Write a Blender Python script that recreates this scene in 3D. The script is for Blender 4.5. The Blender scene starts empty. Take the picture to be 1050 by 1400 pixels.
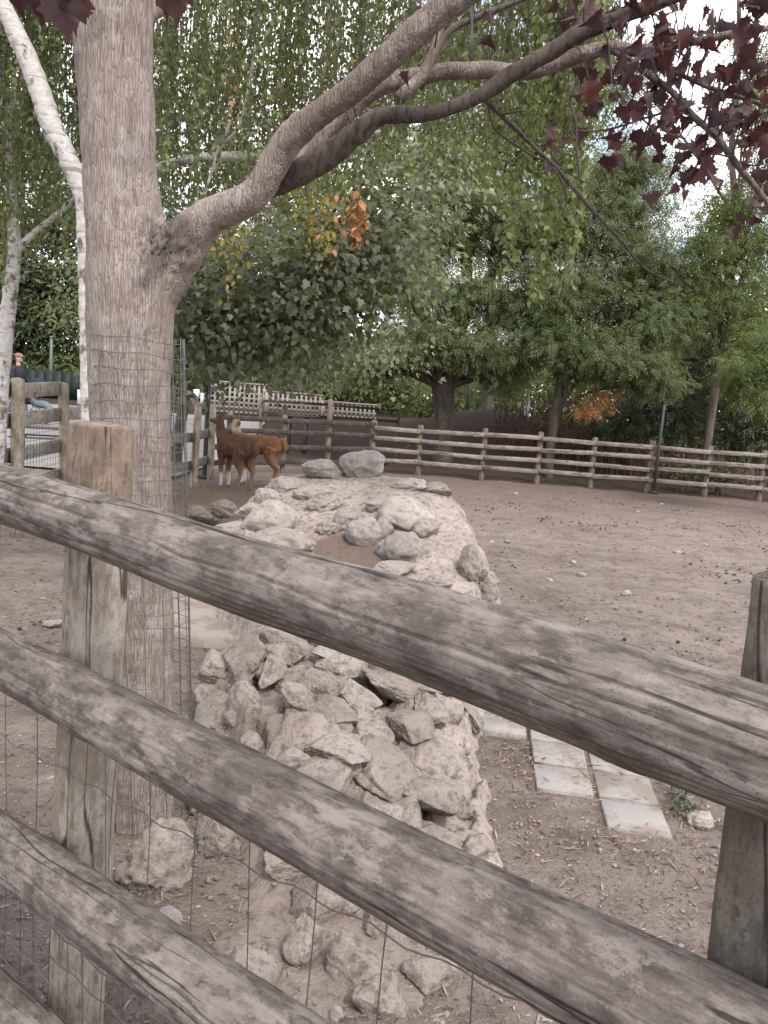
import bpy, math, random
import numpy as np
from mathutils import Vector, Matrix, Euler

random.seed(7)
rng = np.random.default_rng(11)
scene = bpy.context.scene
col = scene.collection

# ------------------------------------------------------------------ camera
CAM_H, FPX = 1.6, 1051.0
PITCH, ROLL = math.radians(8.0), math.radians(4.3)
Fw = np.array([0, math.cos(PITCH), -math.sin(PITCH)])
_r0 = np.array([1.0, 0, 0]); _u0 = np.array([0, math.sin(PITCH), math.cos(PITCH)])
Rt = math.cos(ROLL) * _r0 + math.sin(ROLL) * _u0
Up = -math.sin(ROLL) * _r0 + math.cos(ROLL) * _u0
CP = np.array([0, 0, CAM_H])
cd = bpy.data.cameras.new('camera'); cam = bpy.data.objects.new('camera', cd); col.objects.link(cam)
cd.sensor_fit = 'VERTICAL'; cd.sensor_height = 24.0; cd.lens = 24.0 * FPX / 1400.0
cd.clip_start = 0.02; cd.clip_end = 3000
M = Matrix.Identity(4)
for i in range(3):
    M[i][0] = Rt[i]; M[i][1] = Up[i]; M[i][2] = -Fw[i]; M[i][3] = CP[i]
cam.matrix_world = M
scene.camera = cam

# ------------------------------------------------------------------ light
SUN_EL, SUN_AZ = math.radians(52), math.radians(150)     # behind the viewer's right shoulder, veiled by cloud
world = bpy.data.worlds.new('World'); scene.world = world; world.use_nodes = True
nt = world.node_tree; nt.nodes.clear()
wo = nt.nodes.new('ShaderNodeOutputWorld'); bg = nt.nodes.new('ShaderNodeBackground')
sky = nt.nodes.new('ShaderNodeTexSky'); sky.sky_type = 'NISHITA'; sky.sun_disc = False
sky.sun_elevation = SUN_EL; sky.sun_rotation = SUN_AZ
tc = nt.nodes.new('ShaderNodeTexCoord'); mp = nt.nodes.new('ShaderNodeMapping')
mp.inputs['Scale'].default_value = (1, 1, 2.2)
cn = nt.nodes.new('ShaderNodeTexNoise'); cn.inputs['Scale'].default_value = 3.1; cn.inputs['Detail'].default_value = 8
cr = nt.nodes.new('ShaderNodeValToRGB')
cr.color_ramp.elements[0].position = 0.38; cr.color_ramp.elements[0].color = (0.25, 0.25, 0.25, 1)
cr.color_ramp.elements[1].position = 0.54; cr.color_ramp.elements[1].color = (1, 1, 1, 1)
mx = nt.nodes.new('ShaderNodeMix'); mx.data_type = 'RGBA'
mx.inputs[7].default_value = (10.4, 10.2, 10.3, 1)
L = nt.links.new
L(tc.outputs['Generated'], mp.inputs['Vector']); L(mp.outputs[0], cn.inputs['Vector']); L(cn.outputs['Fac'], cr.inputs[0])
L(cr.outputs[0], mx.inputs[0]); L(sky.outputs[0], mx.inputs[6]); L(mx.outputs[2], bg.inputs[0])
bg.inputs[1].default_value = 0.10
L(bg.outputs[0], wo.inputs[0])
sl = bpy.data.lights.new('sun', 'SUN'); sl.energy = 1.5; sl.angle = math.radians(14); sl.color = (1.0, 0.95, 0.88)
so = bpy.data.objects.new('sun', sl); col.objects.link(so)
sd = Vector((math.sin(SUN_AZ) * math.cos(SUN_EL), math.cos(SUN_AZ) * math.cos(SUN_EL), math.sin(SUN_EL)))
so.rotation_euler = (-sd).to_track_quat('-Z', 'Y').to_euler(); so.location = (0, 0, 30)
scene.view_settings.view_transform = 'Standard'; scene.view_settings.look = 'None'
scene.view_settings.gamma = 1.0; scene.view_settings.exposure = 1.35
scene.cycles.use_denoising = True
scene.cycles.max_bounces = 6; scene.cycles.diffuse_bounces = 3; scene.cycles.transmission_bounces = 4
scene.cycles.transparent_max_bounces = 4; scene.cycles.glossy_bounces = 2

# ------------------------------------------------------------------ helpers
def ray(u, v): return Fw + Rt * ((u - 525) / FPX) - Up * ((v - 700) / FPX)
def at(u, v, Y): d = ray(u, v); return CP + d * (Y / d[1])
def gr(u, v, z=0.0): d = ray(u, v); return CP + d * ((z - CAM_H) / d[2])
def pxm(Y): return Y / FPX / math.cos(PITCH)              # metres per pixel about depth Y

_perm = np.random.default_rng(3).permutation(256); _perm = np.concatenate([_perm] * 3)
_g = np.random.default_rng(4).normal(size=(256, 3)); _g /= np.linalg.norm(_g, axis=1)[:, None]
def perlin(P):
    P = np.asarray(P, float); Pi = np.floor(P).astype(int); Pf = P - Pi; Pi &= 255
    w = Pf * Pf * Pf * (Pf * (Pf * 6 - 15) + 10); out = 0
    for dx in (0, 1):
        for dy in (0, 1):
            for dz in (0, 1):
                h = _perm[_perm[_perm[(Pi[:, 0] + dx) & 255] + ((Pi[:, 1] + dy) & 255)] + ((Pi[:, 2] + dz) & 255)]
                g = _g[h]
                d = g[:, 0] * (Pf[:, 0] - dx) + g[:, 1] * (Pf[:, 1] - dy) + g[:, 2] * (Pf[:, 2] - dz)
                out = out + d * (w[:, 0] if dx else 1 - w[:, 0]) * (w[:, 1] if dy else 1 - w[:, 1]) * (w[:, 2] if dz else 1 - w[:, 2])
    return out * 1.6
def fbm(P, o=4, lac=2.03, gain=0.5):
    s, a, P = 0, 1.0, np.asarray(P, float)
    for _ in range(o):
        s = s + a * perlin(P); P = P * lac + 17.3; a *= gain
    return s
def ss(a, b, x): t = np.clip((x - a) / (b - a), 0, 1); return t * t * (3 - 2 * t)

class MB:
    """collects vertices, quads and triangles for ONE mesh"""
    def __init__(s): s.V = []; s.Q = []; s.T = []; s.n = 0
    def add(s, V, Q=None, T=None):
        V = np.asarray(V, float).reshape(-1, 3)
        if Q is not None and len(Q): s.Q.append(np.asarray(Q, int) + s.n)
        if T is not None and len(T): s.T.append(np.asarray(T, int) + s.n)
        s.V.append(V); s.n += len(V); return s
    def mesh(s, name, smooth=True):
        V = np.concatenate(s.V); Q = np.concatenate(s.Q) if s.Q else np.zeros((0, 4), int)
        T = np.concatenate(s.T) if s.T else np.zeros((0, 3), int)
        me = bpy.data.meshes.new(name); me.vertices.add(len(V)); me.vertices.foreach_set('co', V.ravel())
        nl = Q.size + T.size; me.loops.add(nl)
        me.loops.foreach_set('vertex_index', np.concatenate([Q.ravel(), T.ravel()]))
        nf = len(Q) + len(T); me.polygons.add(nf)
        me.polygons.foreach_set('loop_start', np.concatenate([np.arange(len(Q)) * 4, Q.size + np.arange(len(T)) * 3]))
        if smooth: me.polygons.foreach_set('use_smooth', np.ones(nf, bool))
        me.update(calc_edges=True); me.validate()
        return me
    def build(s, name, mat, parent=None, smooth=True, loc=None):
        if loc is not None:
            for v in s.V: v -= np.asarray(loc)
        return link(name, s.mesh(name, smooth), mat, parent, loc)

def link(name, me, mat=None, parent=None, loc=None):
    o = bpy.data.objects.new(name, me); col.objects.link(o)
    if mat is not None and me is not None and len(me.materials) == 0: me.materials.append(mat)
    if parent is not None:
        o.parent = parent; o.matrix_parent_inverse = Matrix.Translation(-parent.location) if parent.rotation_euler == Euler((0, 0, 0)) else parent.matrix_basis.inverted()
    if loc is not None: o.location = loc
    return o
def tag(o, label=None, cat=None, group=None, kind=None):
    for k, v in (('label', label), ('category', cat), ('group', group), ('kind', kind)):
        if v: o[k] = v
    return o
def thing(name, label, cat, loc=(0, 0, 0), group=None):
    o = bpy.data.objects.new(name, None); col.objects.link(o); o.location = loc; o.empty_display_size = 0.1
    return tag(o, label, cat, group)

def catmull(P, n):
    P = np.asarray(P, float); k = len(P)
    if k == 2: t = np.linspace(0, 1, n)[:, None]; return P[0] * (1 - t) + P[1] * t
    E_ = np.vstack([2 * P[0] - P[1], P, 2 * P[-1] - P[-2]])
    t = np.linspace(0, k - 1 - 1e-9, n); i = t.astype(int); f = (t - i)[:, None]
    a, b, c, d = E_[i], E_[i + 1], E_[i + 2], E_[i + 3]
    return 0.5 * (2 * b + (c - a) * f + (2 * a - 5 * b + 4 * c - d) * f ** 2 + (3 * b - a - 3 * c + d) * f ** 3)
def tube(mb, P, r, n=8, cap=True, seed=None, rough=0.0):
    P = np.asarray(P, float); m = len(P); r = np.broadcast_to(np.asarray(r, float), (m,))
    T = np.gradient(P, axis=0); T /= np.linalg.norm(T, axis=1)[:, None] + 1e-12
    ref = np.array([0, 0, 1.0]) if abs(T[0, 2]) < 0.9 else np.array([1.0, 0, 0])
    N = np.zeros_like(P); x = ref
    for i in range(m):
        x = x - T[i] * (x @ T[i]); x = x / (np.linalg.norm(x) + 1e-12); N[i] = x
    B = np.cross(T, N); th = np.arange(n) * 2 * math.pi / n
    rr = np.repeat(r[:, None], n, 1)
    V = P[:, None] + rr[..., None] * (np.cos(th)[None, :, None] * N[:, None] + np.sin(th)[None, :, None] * B[:, None])
    V = V.reshape(-1, 3)
    if rough: V = V + np.repeat(N * 0, n, 0) + (V - np.repeat(P, n, 0)) * (rough * fbm(V * 12 + (seed or 0), 3))[:, None]
    i = np.arange(m - 1)[:, None] * n; j = np.arange(n)[None]; j2 = (j + 1) % n
    Q = np.stack([i + j, i + j2, i + n + j2, i + n + j], -1).reshape(-1, 4)
    if cap:
        V = np.vstack([V, P[0] - T[0] * r[0] * 0.3, P[-1] + T[-1] * r[-1] * 0.3]); a, b = m * n, m * n + 1; k = np.arange(n); k2 = (k + 1) % n
        Tt = np.vstack([np.stack([np.full(n, a), k2, k], -1), np.stack([np.full(n, b), (m - 1) * n + k, (m - 1) * n + k2], -1)])
        mb.add(V, Q, Tt)
    else: mb.add(V, Q)
    return mb
BOXQ = np.array([[0, 1, 3, 2], [4, 6, 7, 5], [0, 4, 5, 1], [2, 3, 7, 6], [0, 2, 6, 4], [1, 5, 7, 3]])
def box(mb, c, size, R=None):
    s = np.array([[x, y, z] for x in (-.5, .5) for y in (-.5, .5) for z in (-.5, .5)]) * np.asarray(size)
    if R is not None: s = s @ np.asarray(R).T
    return mb.add(s + np.asarray(c), BOXQ)
def rotz(a): c, s = math.cos(a), math.sin(a); return np.array([[c, -s, 0], [s, c, 0], [0, 0, 1.0]])
def beam(mb, a, b, w, h, bev=0.006, up=(0, 0, 1)):
    """a bevelled plank from a to b, w across, h tall"""
    a, b = np.asarray(a, float), np.asarray(b, float); t = b - a; Ln = np.linalg.norm(t); t /= Ln
    n = np.cross(np.asarray(up, float), t); n /= np.linalg.norm(n); u = np.cross(t, n)
    q = [(w/2-bev, h/2), (w/2, h/2-bev), (w/2, -h/2+bev), (w/2-bev, -h/2), (-w/2+bev, -h/2), (-w/2, -h/2+bev), (-w/2, h/2-bev), (-w/2+bev, h/2)]
    V = [p + n * x + u * y for p in (a, b) for x, y in q]
    Q = [[i, (i+1) % 8, 8+(i+1) % 8, 8+i] for i in range(8)]
    T = [[0, i+1, i] for i in range(1, 7)] + [[8, 8+i, 9+i] for i in range(1, 7)]
    return mb.add(V, Q, T)
def voxel(mb, size, smooth=3, factor=0.5):
    me = mb.mesh('tmp'); o = bpy.data.objects.new('tmp', me); col.objects.link(o)
    m = o.modifiers.new('r', 'REMESH'); m.mode = 'VOXEL'; m.voxel_size = size
    if smooth: s = o.modifiers.new('s', 'SMOOTH'); s.iterations = smooth; s.factor = factor
    dg = bpy.context.evaluated_depsgraph_get(); ev = o.evaluated_get(dg); e = ev.to_mesh()
    V = np.zeros(len(e.vertices) * 3); e.vertices.foreach_get('co', V); V = V.reshape(-1, 3)
    N = np.zeros(len(e.vertices) * 3); e.vertices.foreach_get('normal', N); N = N.reshape(-1, 3)
    Q = np.zeros(len(e.loops), int); e.loops.foreach_get('vertex_index', Q)
    tot = np.zeros(len(e.polygons), int); e.polygons.foreach_get('loop_total', tot)
    st = np.zeros(len(e.polygons), int); e.polygons.foreach_get('loop_start', st)
    q4 = Q[st[tot == 4][:, None] + np.arange(4)]; t3 = Q[st[tot == 3][:, None] + np.arange(3)]
    ev.to_mesh_clear(); bpy.data.objects.remove(o); bpy.data.meshes.remove(me)
    return V, N, q4, t3
def ellip(mb, c, r, R=None, n=12):
    th = np.linspace(0, math.pi, n)[1:-1]; ph = np.arange(2 * n) * math.pi / n
    V = np.array([[math.sin(a) * math.cos(b), math.sin(a) * math.sin(b), math.cos(a)] for a in th for b in ph] + [[0, 0, 1], [0, 0, -1]]) * np.asarray(r)
    if R is not None: V = V @ np.asarray(R).T
    k = 2 * n; m = n - 2
    i = np.arange(m - 1)[:, None] * k; j = np.arange(k)[None]; j2 = (j + 1) % k
    Q = np.stack([i + j, i + k + j, i + k + j2, i + j2], -1).reshape(-1, 4)
    a = m * k; jj = np.arange(k)
    T = np.vstack([np.stack([np.full(k, a), jj, (jj + 1) % k], -1), np.stack([np.full(k, a + 1), (m - 1) * k + (jj + 1) % k, (m - 1) * k + jj], -1)])
    return mb.add(V + np.asarray(c), Q, T)

# ------------------------------------------------------------------ materials
class NT:
    def __init__(s, name):
        s.m = bpy.data.materials.new(name); s.m.use_nodes = True; s.t = s.m.node_tree; s.t.nodes.clear()
        s.out = s.n('ShaderNodeOutputMaterial'); s.co = s.n('ShaderNodeTexCoord')
    def n(s, t, **k):
        x = s.t.nodes.new(t)
        for a, b in k.items(): setattr(x, a, b)
        return x
    def l(s, a, b): s.t.links.new(a, b)
    def vec(s, scale=(1, 1, 1), src='Object', loc=(0, 0, 0)):
        m = s.n('ShaderNodeMapping'); m.inputs['Scale'].default_value = scale; m.inputs['Location'].default_value = loc
        s.l(s.co.outputs[src], m.inputs[0]); return m.outputs[0]
    def noise(s, vec, scale=5, detail=5, rough=0.55, dist=0.0):
        x = s.n('ShaderNodeTexNoise'); s.l(vec, x.inputs['Vector']); x.inputs['Scale'].default_value = scale
        x.inputs['Detail'].default_value = detail; x.inputs['Roughness'].default_value = rough; x.inputs['Distortion'].default_value = dist
        return x.outputs['Fac']
    def voro(s, vec, scale, feature='F1', out='Distance'):
        x = s.n('ShaderNodeTexVoronoi', feature=feature); s.l(vec, x.inputs['Vector']); x.inputs['Scale'].default_value = scale
        return x.outputs[out]
    def ramp(s, fac, stops):
        x = s.n('ShaderNodeValToRGB'); e = x.color_ramp.elements
        while len(e) < len(stops): e.new(0.5)
        for i, (p, c) in enumerate(stops):
            e[i].position = p; e[i].color = (c, c, c, 1) if not hasattr(c, '__len__') else (*c, 1)
        s.l(fac, x.inputs[0]); return x.outputs[0]
    def mix(s, fac, a, b, mode='MIX'):
        x = s.n('ShaderNodeMix', data_type='RGBA', blend_type=mode)
        for i, q in ((0, fac), (6, a), (7, b)):
            if hasattr(q, 'node'): s.l(q, x.inputs[i])
            elif i == 0: x.inputs[0].default_value = q
            else: x.inputs[i].default_value = (*q, 1)
        return x.outputs[2]
    def math(s, op, a, b=0.0):
        x = s.n('ShaderNodeMath', operation=op)
        for i, q in ((0, a), (1, b)):
            if hasattr(q, 'node'): s.l(q, x.inputs[i])
            else: x.inputs[i].default_value = q
        return x.outputs[0]
    def sep(s, vec, ax):
        x = s.n('ShaderNodeSeparateXYZ'); s.l(vec, x.inputs[0]); return x.outputs[ax]
    def finish(s, colr, rough=0.85, bump=None, bstr=0.5, bdist=0.01, spec=0.25, metal=0.0):
        b = s.n('ShaderNodeBsdfPrincipled')
        if hasattr(colr, 'node'): s.l(colr, b.inputs['Base Color'])
        else: b.inputs['Base Color'].default_value = (*colr, 1)
        if hasattr(rough, 'node'): s.l(rough, b.inputs['Roughness'])
        else: b.inputs['Roughness'].default_value = rough
        b.inputs['Specular IOR Level'].default_value = spec; b.inputs['Metallic'].default_value = metal
        if bump is not None:
            x = s.n('ShaderNodeBump'); x.inputs['Strength'].default_value = bstr; x.inputs['Distance'].default_value = bdist
            s.l(bump, x.inputs['Height']); s.l(x.outputs[0], b.inputs['Normal'])
        s.l(b.outputs[0], s.out.inputs[0]); return s.m

def wood_mat(name, c1, c2, lichen, stain, green=0.0, axis=0, ls=1.0, lich_amt=0.62, offs=0.0, top=None):
    k = NT(name); sc = [26 * ls] * 3; sc[axis] = 1.3 * ls
    fine = [150 * ls] * 3; fine[axis] = 3.5 * ls
    oi = k.n('ShaderNodeObjectInfo')
    base = k.vec(loc=(offs, offs, offs)); sh = k.n('ShaderNodeVectorMath', operation='ADD'); k.l(base, sh.inputs[0]); k.l(oi.outputs['Location'], sh.inputs[1])
    def v(s_):
        m = k.n('ShaderNodeMapping'); m.inputs['Scale'].default_value = s_; k.l(sh.outputs[0], m.inputs[0]); return m.outputs[0]
    g1 = k.noise(v(sc), 1.0, 6, 0.6, 0.4); g2 = k.noise(v(fine), 1.0, 4, 0.6)
    c = k.mix(k.ramp(g1, [(0.15, 0.0), (0.85, 1.0)]), c1, c2)
    c = k.mix(k.ramp(g2, [(0.35, 0.5), (0.55, 0.0)]), c, tuple(x * 0.45 for x in c1))
    m1 = k.noise(v([22 * ls if i_ == axis else 42 * ls for i_ in range(3)]), 1.0, 9, 0.72, 0.2); c = k.mix(k.ramp(m1, [(0.40, 0.7), (0.455, 0.0)]), c, tuple(x * 0.55 for x in c1)); c = k.mix(k.ramp(m1, [(0.525, 0.0), (0.57, 0.55)]), c, tuple(x * 1.3 for x in c2))
    pm = k.noise(v([8 * ls if i_ == axis else 15 * ls for i_ in range(3)]), 1.0, 12, 0.74, 0.15); c = k.mix(k.ramp(pm, [(0.53, 0.0), (0.565, 0.55)]), c, lichen); c = k.mix(k.ramp(pm, [(0.40, 0.6), (0.44, 0.0)]), c, stain)
    sp = k.noise(v([320 * ls] * 3), 1.0, 3, 0.7); c = k.mix(k.ramp(sp, [(0.34, 0.6), (0.45, 0.0)]), c, tuple(x * 0.5 for x in c1))
    st = [7 * ls] * 3; st[axis] = 3 * ls
    s1 = k.noise(v(st), 1.0, 7, 0.65, 0.3); c = k.mix(k.ramp(s1, [(0.5, 0.0), (0.68, 0.75)]), c, stain)
    lc = [30 * ls] * 3; lc[axis] = 13 * ls
    l1 = k.noise(v(lc), 1.0, 8, 0.68, 0.2); c = k.mix(k.math('MULTIPLY', k.ramp(l1, [(lich_amt - 0.10, 0.0), (lich_amt + 0.02, 0.8)]), k.ramp(k.noise(v([3.0 * ls] * 3), 1.0, 4, 0.6), [(0.38, 0.15), (0.6, 1.0)])), c, lichen)
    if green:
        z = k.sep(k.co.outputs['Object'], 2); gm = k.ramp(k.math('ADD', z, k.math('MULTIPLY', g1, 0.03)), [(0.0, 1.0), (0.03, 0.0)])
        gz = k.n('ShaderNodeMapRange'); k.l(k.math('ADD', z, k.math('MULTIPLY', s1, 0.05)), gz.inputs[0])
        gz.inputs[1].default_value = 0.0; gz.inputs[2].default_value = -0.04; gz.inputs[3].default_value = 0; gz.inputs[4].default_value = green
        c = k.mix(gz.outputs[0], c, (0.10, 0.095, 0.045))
    if top:
        tm = k.n('ShaderNodeMapRange'); k.l(k.math('ADD', k.sep(k.co.outputs['Object'], axis), k.math('MULTIPLY', s1, 0.12)), tm.inputs[0])
        tm.inputs[1].default_value = top[0]; tm.inputs[2].default_value = top[0] + 0.12; tm.inputs[3].default_value = 0; tm.inputs[4].default_value = 0.85
        c = k.mix(tm.outputs[0], c, top[1], 'MULTIPLY')
    cs = [13 * ls] * 3; cs[axis] = 0.8 * ls
    w = k.noise(v(cs), 1.0, 4, 0.45, 0.5); cm = k.ramp(k.noise(v([5 * ls if i_ != axis else 2.5 * ls for i_ in range(3)]), 1.0, 3, 0.5), [(0.40, 0.0), (0.50, 1.0)])
    crack0 = k.ramp(k.math('ABSOLUTE', k.math('SUBTRACT', w, 0.5)), [(0.0, 0.0), (0.004, 0.1), (0.011, 1.0)])
    crack = k.math('SUBTRACT', 1.0, k.math('MULTIPLY', k.math('SUBTRACT', 1.0, crack0), cm))
    c = k.mix(k.math('MULTIPLY', k.math('SUBTRACT', 1.0, crack), 0.88), c, (0.022, 0.018, 0.015))
    hgt = k.math('ADD', k.math('ADD', k.math('MULTIPLY', g2, 0.35), k.math('MULTIPLY', m1, 0.4)), k.math('ADD', k.math('MULTIPLY', crack, 0.6), k.math('MULTIPLY', l1, 0.25)))
    return k.finish(c, 0.88, hgt, 0.55, 0.006, 0.2)

def rock_mat(name, c1, c2, dark, warm, scale=1.0, bump=0.7, soil=None):
    k = NT(name); v = k.vec((scale,) * 3, 'Object')
    oi = k.n('ShaderNodeObjectInfo'); sh = k.n('ShaderNodeVectorMath', operation='ADD'); k.l(v, sh.inputs[0]); k.l(oi.outputs['Location'], sh.inputs[1]); v = sh.outputs[0]
    n1 = k.noise(v, 3.5, 8, 0.65); n2 = k.noise(v, 22, 8, 0.7); n3 = k.noise(v, 90, 4, 0.7)
    c = k.mix(k.ramp(n1, [(0.32, 0.0), (0.62, 1.0)]), c1, c2)
    c = k.mix(k.ramp(k.noise(v, 5.5, 6, 0.6, 0.5), [(0.52, 0.0), (0.7, 0.6)]), c, warm)
    c = k.mix(k.ramp(n2, [(0.36, 0.85), (0.50, 0.0)]), c, dark); c = k.mix(k.ramp(k.noise(v, 55, 6, 0.75), [(0.36, 0.5), (0.46, 0.0)]), c, dark)
    c = k.mix(k.ramp(n3, [(0.6, 0.0), (0.72, 0.5)]), c, tuple(min(1, x * 1.35) for x in c2))
    c = k.mix(k.math('MULTIPLY', oi.outputs['Random'], 0.35), c, k.mix(n1, (0.125, 0.10, 0.086), (0.24, 0.20, 0.175))) if not soil else c
    if soil:
        m = k.n('ShaderNodeVectorMath', operation='DISTANCE'); geo = k.n('ShaderNodeNewGeometry')
        k.l(geo.outputs['Position'], m.inputs[0]); m.inputs[1].default_value = soil[0]
        d = k.math('ADD', m.outputs['Value'], k.math('MULTIPLY', n1, 0.25))
        c = k.mix(k.ramp(d, [(soil[1], 1.0), (soil[1] + 0.13, 0.0)]), c, (0.15, 0.11, 0.092))
        # darker brown mixed into the front of the mass, seen between the blocks
        xx, yy = k.sep(geo.outputs['Position'], 0), k.sep(geo.outputs['Position'], 1)
        dm = k.math('MULTIPLY', k.ramp(k.math('ADD', xx, k.math('MULTIPLY', n1, 0.3)), [(0.33, 0.55), (0.5, 0.0)]), k.ramp(k.math('DIVIDE', yy, 10.0), [(0.37, 1.0), (0.42, 0.0)]))
        c = k.mix(dm, c, k.mix(n2, (0.10, 0.077, 0.064), (0.20, 0.16, 0.138)))
    pit = k.ramp(k.voro(v, 45), [(0.0, 0.0), (0.35, 1.0)])
    h = k.math('ADD', k.math('MULTIPLY', n2, 1.0), k.math('ADD', k.math('MULTIPLY', n3, 0.4), k.math('MULTIPLY', pit, 0.2)))
    return k.finish(c, 0.92, h, bump, 0.035, 0.12)

def leaf_mat(name, stops, trans=0.35, rough=0.5, spec=0.3, big=None):
    k = NT(name); g = k.n('ShaderNodeNewGeometry')
    c = k.ramp(g.outputs['Random Per Island'], stops)
    if big:
        n = k.noise(k.vec((1, 1, 1)), big[1], 3, 0.5); c = k.mix(k.ramp(n, [(0.42, 0.0), (0.62, big[2])]), c, big[0])
    p = k.n('ShaderNodeBsdfPrincipled'); k.l(c, p.inputs['Base Color']); p.inputs['Roughness'].default_value = rough
    p.inputs['Specular IOR Level'].default_value = spec
    t = k.n('ShaderNodeBsdfTranslucent'); k.l(k.mix(1.0, c, (1.15, 1.15, 0.6), 'MULTIPLY'), t.inputs[0])
    m = k.n('ShaderNodeMixShader'); m.inputs[0].default_value = trans
    k.l(p.outputs[0], m.inputs[1]); k.l(t.outputs[0], m.inputs[2]); k.l(m.outputs[0], k.out.inputs[0]); return k.m

def plain_mat(name, c, rough=0.6, var=0.25, scale=20, spec=0.3, metal=0.0, bump=0.15):
    k = NT(name); n = k.noise(k.vec(), scale, 5, 0.6)
    cc = k.mix(k.ramp(n, [(0.3, 0.0), (0.7, 1.0)]), tuple(x * (1 - var) for x in c), tuple(min(1, x * (1 + var)) for x in c))
    return k.finish(cc, rough, n, bump, 0.005, spec, metal)

def bark_mat(name, c1, c2, dark, vs=(22, 22, 3.0), bump=0.7, lich=None, scar=None, fiss=None, limbx=None):
    k = NT(name); v = k.vec(vs); n1 = k.noise(v, 1.0, 6, 0.6, 0.5); n2 = k.noise(k.vec(), 5, 6, 0.6)
    n3 = k.noise(k.vec((70, 70, 12)), 1.0, 4, 0.6)
    c = k.mix(k.ramp(n2, [(0.35, 0.0), (0.65, 1.0)]), c1, c2)
    c = k.mix(k.ramp(n1, [(0.36, 0.45 if fiss else 0.7), (0.5, 0.0)]), c, dark)
    c = k.mix(k.ramp(n3, [(0.36, 0.45 if fiss else 0.7), (0.5, 0.0)]), c, dark)
    fh = None
    if fiss:
        wv = k.n('ShaderNodeVectorMath', operation='ADD'); k.l(k.vec(fiss), wv.inputs[0]); nz = k.n('ShaderNodeTexNoise'); k.l(k.vec((25, 25, 8)), nz.inputs['Vector']); nz.inputs['Scale'].default_value = 1.0; k.l(nz.outputs['Color'], wv.inputs[1])
        fh = k.ramp(k.voro(wv.outputs[0], 1.0, 'DISTANCE_TO_EDGE'), [(0.0, 0.0), (0.14, 1.0)]); fm = k.ramp(k.noise(k.vec((3, 3, 2)), 1.0, 4, 0.6), [(0.38, 0.1), (0.62, 0.55)])
        c = k.mix(k.math('MULTIPLY', k.math('SUBTRACT', 1.0, fh), fm), c, dark)
    if limbx:
        lm = k.n('ShaderNodeMapRange'); k.l(k.math('ADD', k.sep(k.co.outputs['Object'], 0), k.math('MULTIPLY', n2, 0.12)), lm.inputs[0]); lm.inputs[1].default_value = limbx[0]; lm.inputs[2].default_value = limbx[1]; lm.inputs[3].default_value = 0; lm.inputs[4].default_value = 0.85
        c = k.mix(lm.outputs[0], c, (0.62, 0.58, 0.56), 'MULTIPLY')
    if lich: c = k.mix(k.ramp(k.noise(k.vec((9, 9, 6)), 1.4, 7, 0.7), [(0.54, 0.0), (0.62, 0.6)]), c, lich)
    if scar:
        for (ctr, rad_) in scar:
            d = k.n('ShaderNodeVectorMath', operation='DISTANCE'); k.l(k.co.outputs['Object'], d.inputs[0]); d.inputs[1].default_value = ctr
            sm = k.ramp(k.math('ADD', d.outputs['Value'], k.math('MULTIPLY', k.noise(k.vec((40, 40, 25)), 1.0, 5, 0.7), 0.10)), [(rad_ + 0.01, 0.9), (rad_ + 0.05, 0.0)]); c = k.mix(sm, c, k.mix(n3, (0.04, 0.034, 0.03), (0.16, 0.135, 0.12)))
    hh = k.math('ADD', n1, k.math('MULTIPLY', n3, 0.5))
    if fh is not None: hh = k.math('ADD', hh, k.math('MULTIPLY', fh, 0.35))
    return k.finish(c, 0.9, hh, bump, 0.012, 0.15)

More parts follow.
